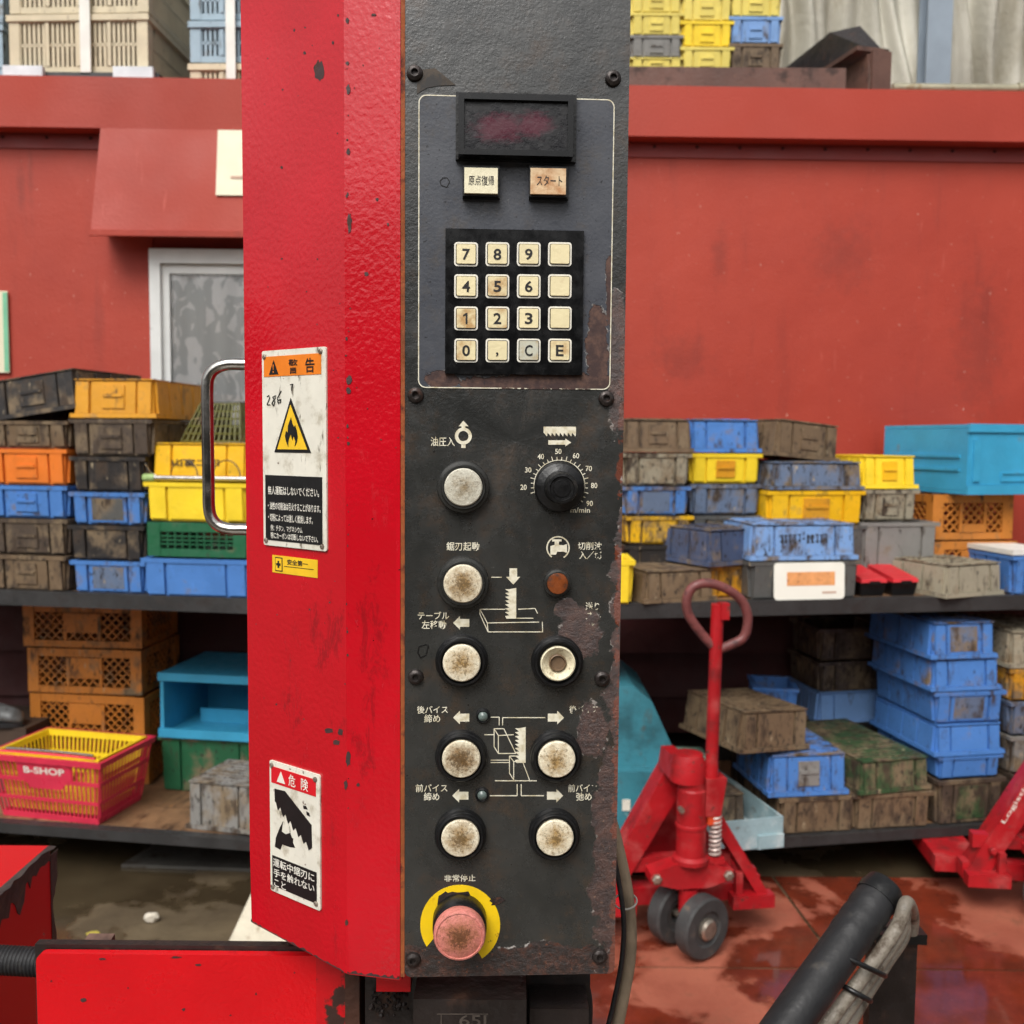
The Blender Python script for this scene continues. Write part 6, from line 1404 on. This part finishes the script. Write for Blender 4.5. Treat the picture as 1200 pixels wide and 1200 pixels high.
    bm = bmesh.new(); tube(bm, [(hx, .055, .54), (hx, .05, .62), (hx, .03, 1.105)], 0, 20, True, lambda i, n: (.025, .0195, .0195)[i]); P('handle_tube', bm, JR, smooth=60)
    bm = bmesh.new(); box(bm, hx + .004, hx + .03, .006, .045, 1.06, 1.11); P('release_lever', bm, JR, bevel=.004)
    loop = [(hx - .015, .036, 1.03), (hx - .06, .034, 1.085), (hx - .10, .03, 1.15), (hx - .108, .026, 1.21), (hx - .085, .022, 1.255), (hx - .03, .02, 1.265), (hx + .04, .02, 1.235), (hx + .085, .024, 1.19), (hx + .105, .028, 1.13), (hx + .095, .032, 1.06), (hx + .05, .035, 1.03), (hx + .012, .036, 1.015)]
    loop = [(hx + (x - hx) * .92, y, .965 + (z - 1.015) * .82) for x, y, z in loop]
    bm = bmesh.new(); tube(bm, smooth_path(loop, 6), .0145, 12); P('handle_loop', bm, GRIP, smooth=60)
    for bx_, bz_ in ((-.118, .251), (.113, .251)):
        bm = bmesh.new(); lathe(bm, [(.0, .0), (.016, .0), (.016, .012), (.010, .016), (0, .016)], 6, 'y', (bx_, .03, bz_)); P('bolt', bm, HUBS)
    bm = bmesh.new(); lathe(bm, [(.0, .0), (.009, .0), (.009, .02), (0, .02)], 10, 'y', (-.047, .03, .47)); P('valve_screw', bm, HUBS)
    bm = bmesh.new(); box(bm, .045, .085, .035, .085, .41, .438); P('cam_block', bm, surf('orange_primer', C(206, 70, 30), .5, .1, 20), bevel=.006)
    bm = bmesh.new(); lathe(bm, [(.047, .40), (.0495, .402), (.0495, .412), (.047, .414)], 32, 'z', (0, .06, 0)); P('pump_ring', bm, JR)
    # steering wheels (turned)
    Mw = Matrix.Rotation(RAD(-62), 4, 'Z')
    for q, (dx) in enumerate((.06, -.06)):
        bm = bmesh.new(); r = .096; Wd = .027
        lathe(bm, [(.052, -Wd), (r - .006, -Wd), (r, -Wd + .006), (r, Wd - .006), (r - .006, Wd), (.056, Wd), (.052, Wd - .008), (.03, Wd - .010), (.03, -Wd + .010)], 36, 'x', (0, 0, 0))
        lo = E.matrix_world
        o = P('wheel', bm, TYRE, M=wm(E) @ Matrix.Translation((-.005, .06, r + .006)) @ Mw @ Matrix.Translation((dx, 0, 0)))
        bm = bmesh.new(); s = 1 if dx > 0 else -1; lathe(bm, [(.033, s * .005), (.033, s * .030), (.026, s * .037), (0, s * .038)], 24, 'x'); fin('hub', bm, HUBS, o, wm(o))
    bm = bmesh.new(); lathe(bm, [(0, -.075), (.012, -.075), (.012, .075), (0, .075)], 14, 'x'); P('axle', bm, HUBS, M=wm(E) @ Matrix.Translation((-.005, .06, .102)) @ Mw)
    bm = bmesh.new(); lathe(bm, [(.03, .125), (.03, .205)], 20, 'z', (-.005, .06, 0)); P('fork_stem', bm, JR)
    return E
Yj1 = 2.93; kj = mpp(812, Yj1, .1)
jack(place(814, Yj1, .006, RAD(8)), 'red hand pallet jack with upright loop handle before the turquoise cover')
jack(place(1258, 3.10, .006, RAD(-6)), 'red hand pallet jack at the floor end with white lettering')
# small things on the floor
bm = bmesh.new(); p = atZ(318, 1108, 0); x = p.x
hexa(bm, [(x - .14, p.y, .001), (x + .12, p.y, .001), (x + .12, p.y + .2, .001), (x - .14, p.y + .2, .001), (x - .05, p.y + .03, .20), (x + .08, p.y + .03, .20), (x + .08, p.y + .17, .20), (x - .05, p.y + .17, .20)])
E = fin('footing_block', bm, surf('white_block', C(226, 218, 196), .6, .08, 12, [(C(150, 120, 86), 20, .6, .8, .7, None)], [(40, .003, 4)]), None, Matrix(), bevel=.02, seg=3); tag(E, 'white tapered plastic footing block on the wet concrete', 'block')
p0, p1 = atZ(142, 1013, .012), atZ(300, 1022, .012); bm = bmesh.new(); prismz(bm, [(p0.x, p0.y), (p1.x + .4, p1.y), (p1.x + .4, p1.y + .5), (p0.x + .12, p0.y + .42)], .001, .013)
E = fin('steel_plate', bm, surf('dull_steel_plate', C(88, 86, 82), .45, .2, 6, [(C(60, 50, 40), 10, .5, .7, .6, None)], [(40, .002, 4)], metal=.3), None, Matrix(), bevel=.002); tag(E, 'dull steel sheet lying on concrete under the low board', 'steel sheet')
p = atZ(100, 1095, 0); bm = bmesh.new(); out = [(0, 0), (.012, .010), (.03, .012), (.045, .004), (.03, -.006), (.012, -.006)]
prismz(bm, [(p.x + a, p.y + b_ * 1.6) for a, b_ in out], .001, .003); E = fin('fallen_leaf', bm, surf('dry_leaf', C(176, 160, 70), .7, .1, 60), None, Matrix()); tag(E, 'single yellow fallen leaf on the wet concrete', 'leaf')
p = atZ(178, 1080, 0); bm = bmesh.new(); bmesh.ops.create_icosphere(bm, subdivisions=2, radius=.022, matrix=Matrix.Translation((p.x, p.y, .016)) @ Matrix.Diagonal((1.1, .8, .8, 1)))
for v in bm.verts: v.co += Vector((random.uniform(-1, 1), random.uniform(-1, 1), random.uniform(-1, 1))) * .003
E = fin('pale_stone', bm, surf('pale_stone', C(200, 192, 176), .8, .1, 30), None, Matrix(), smooth=20); tag(E, 'pale broken stone lying on the wet concrete', 'stone')
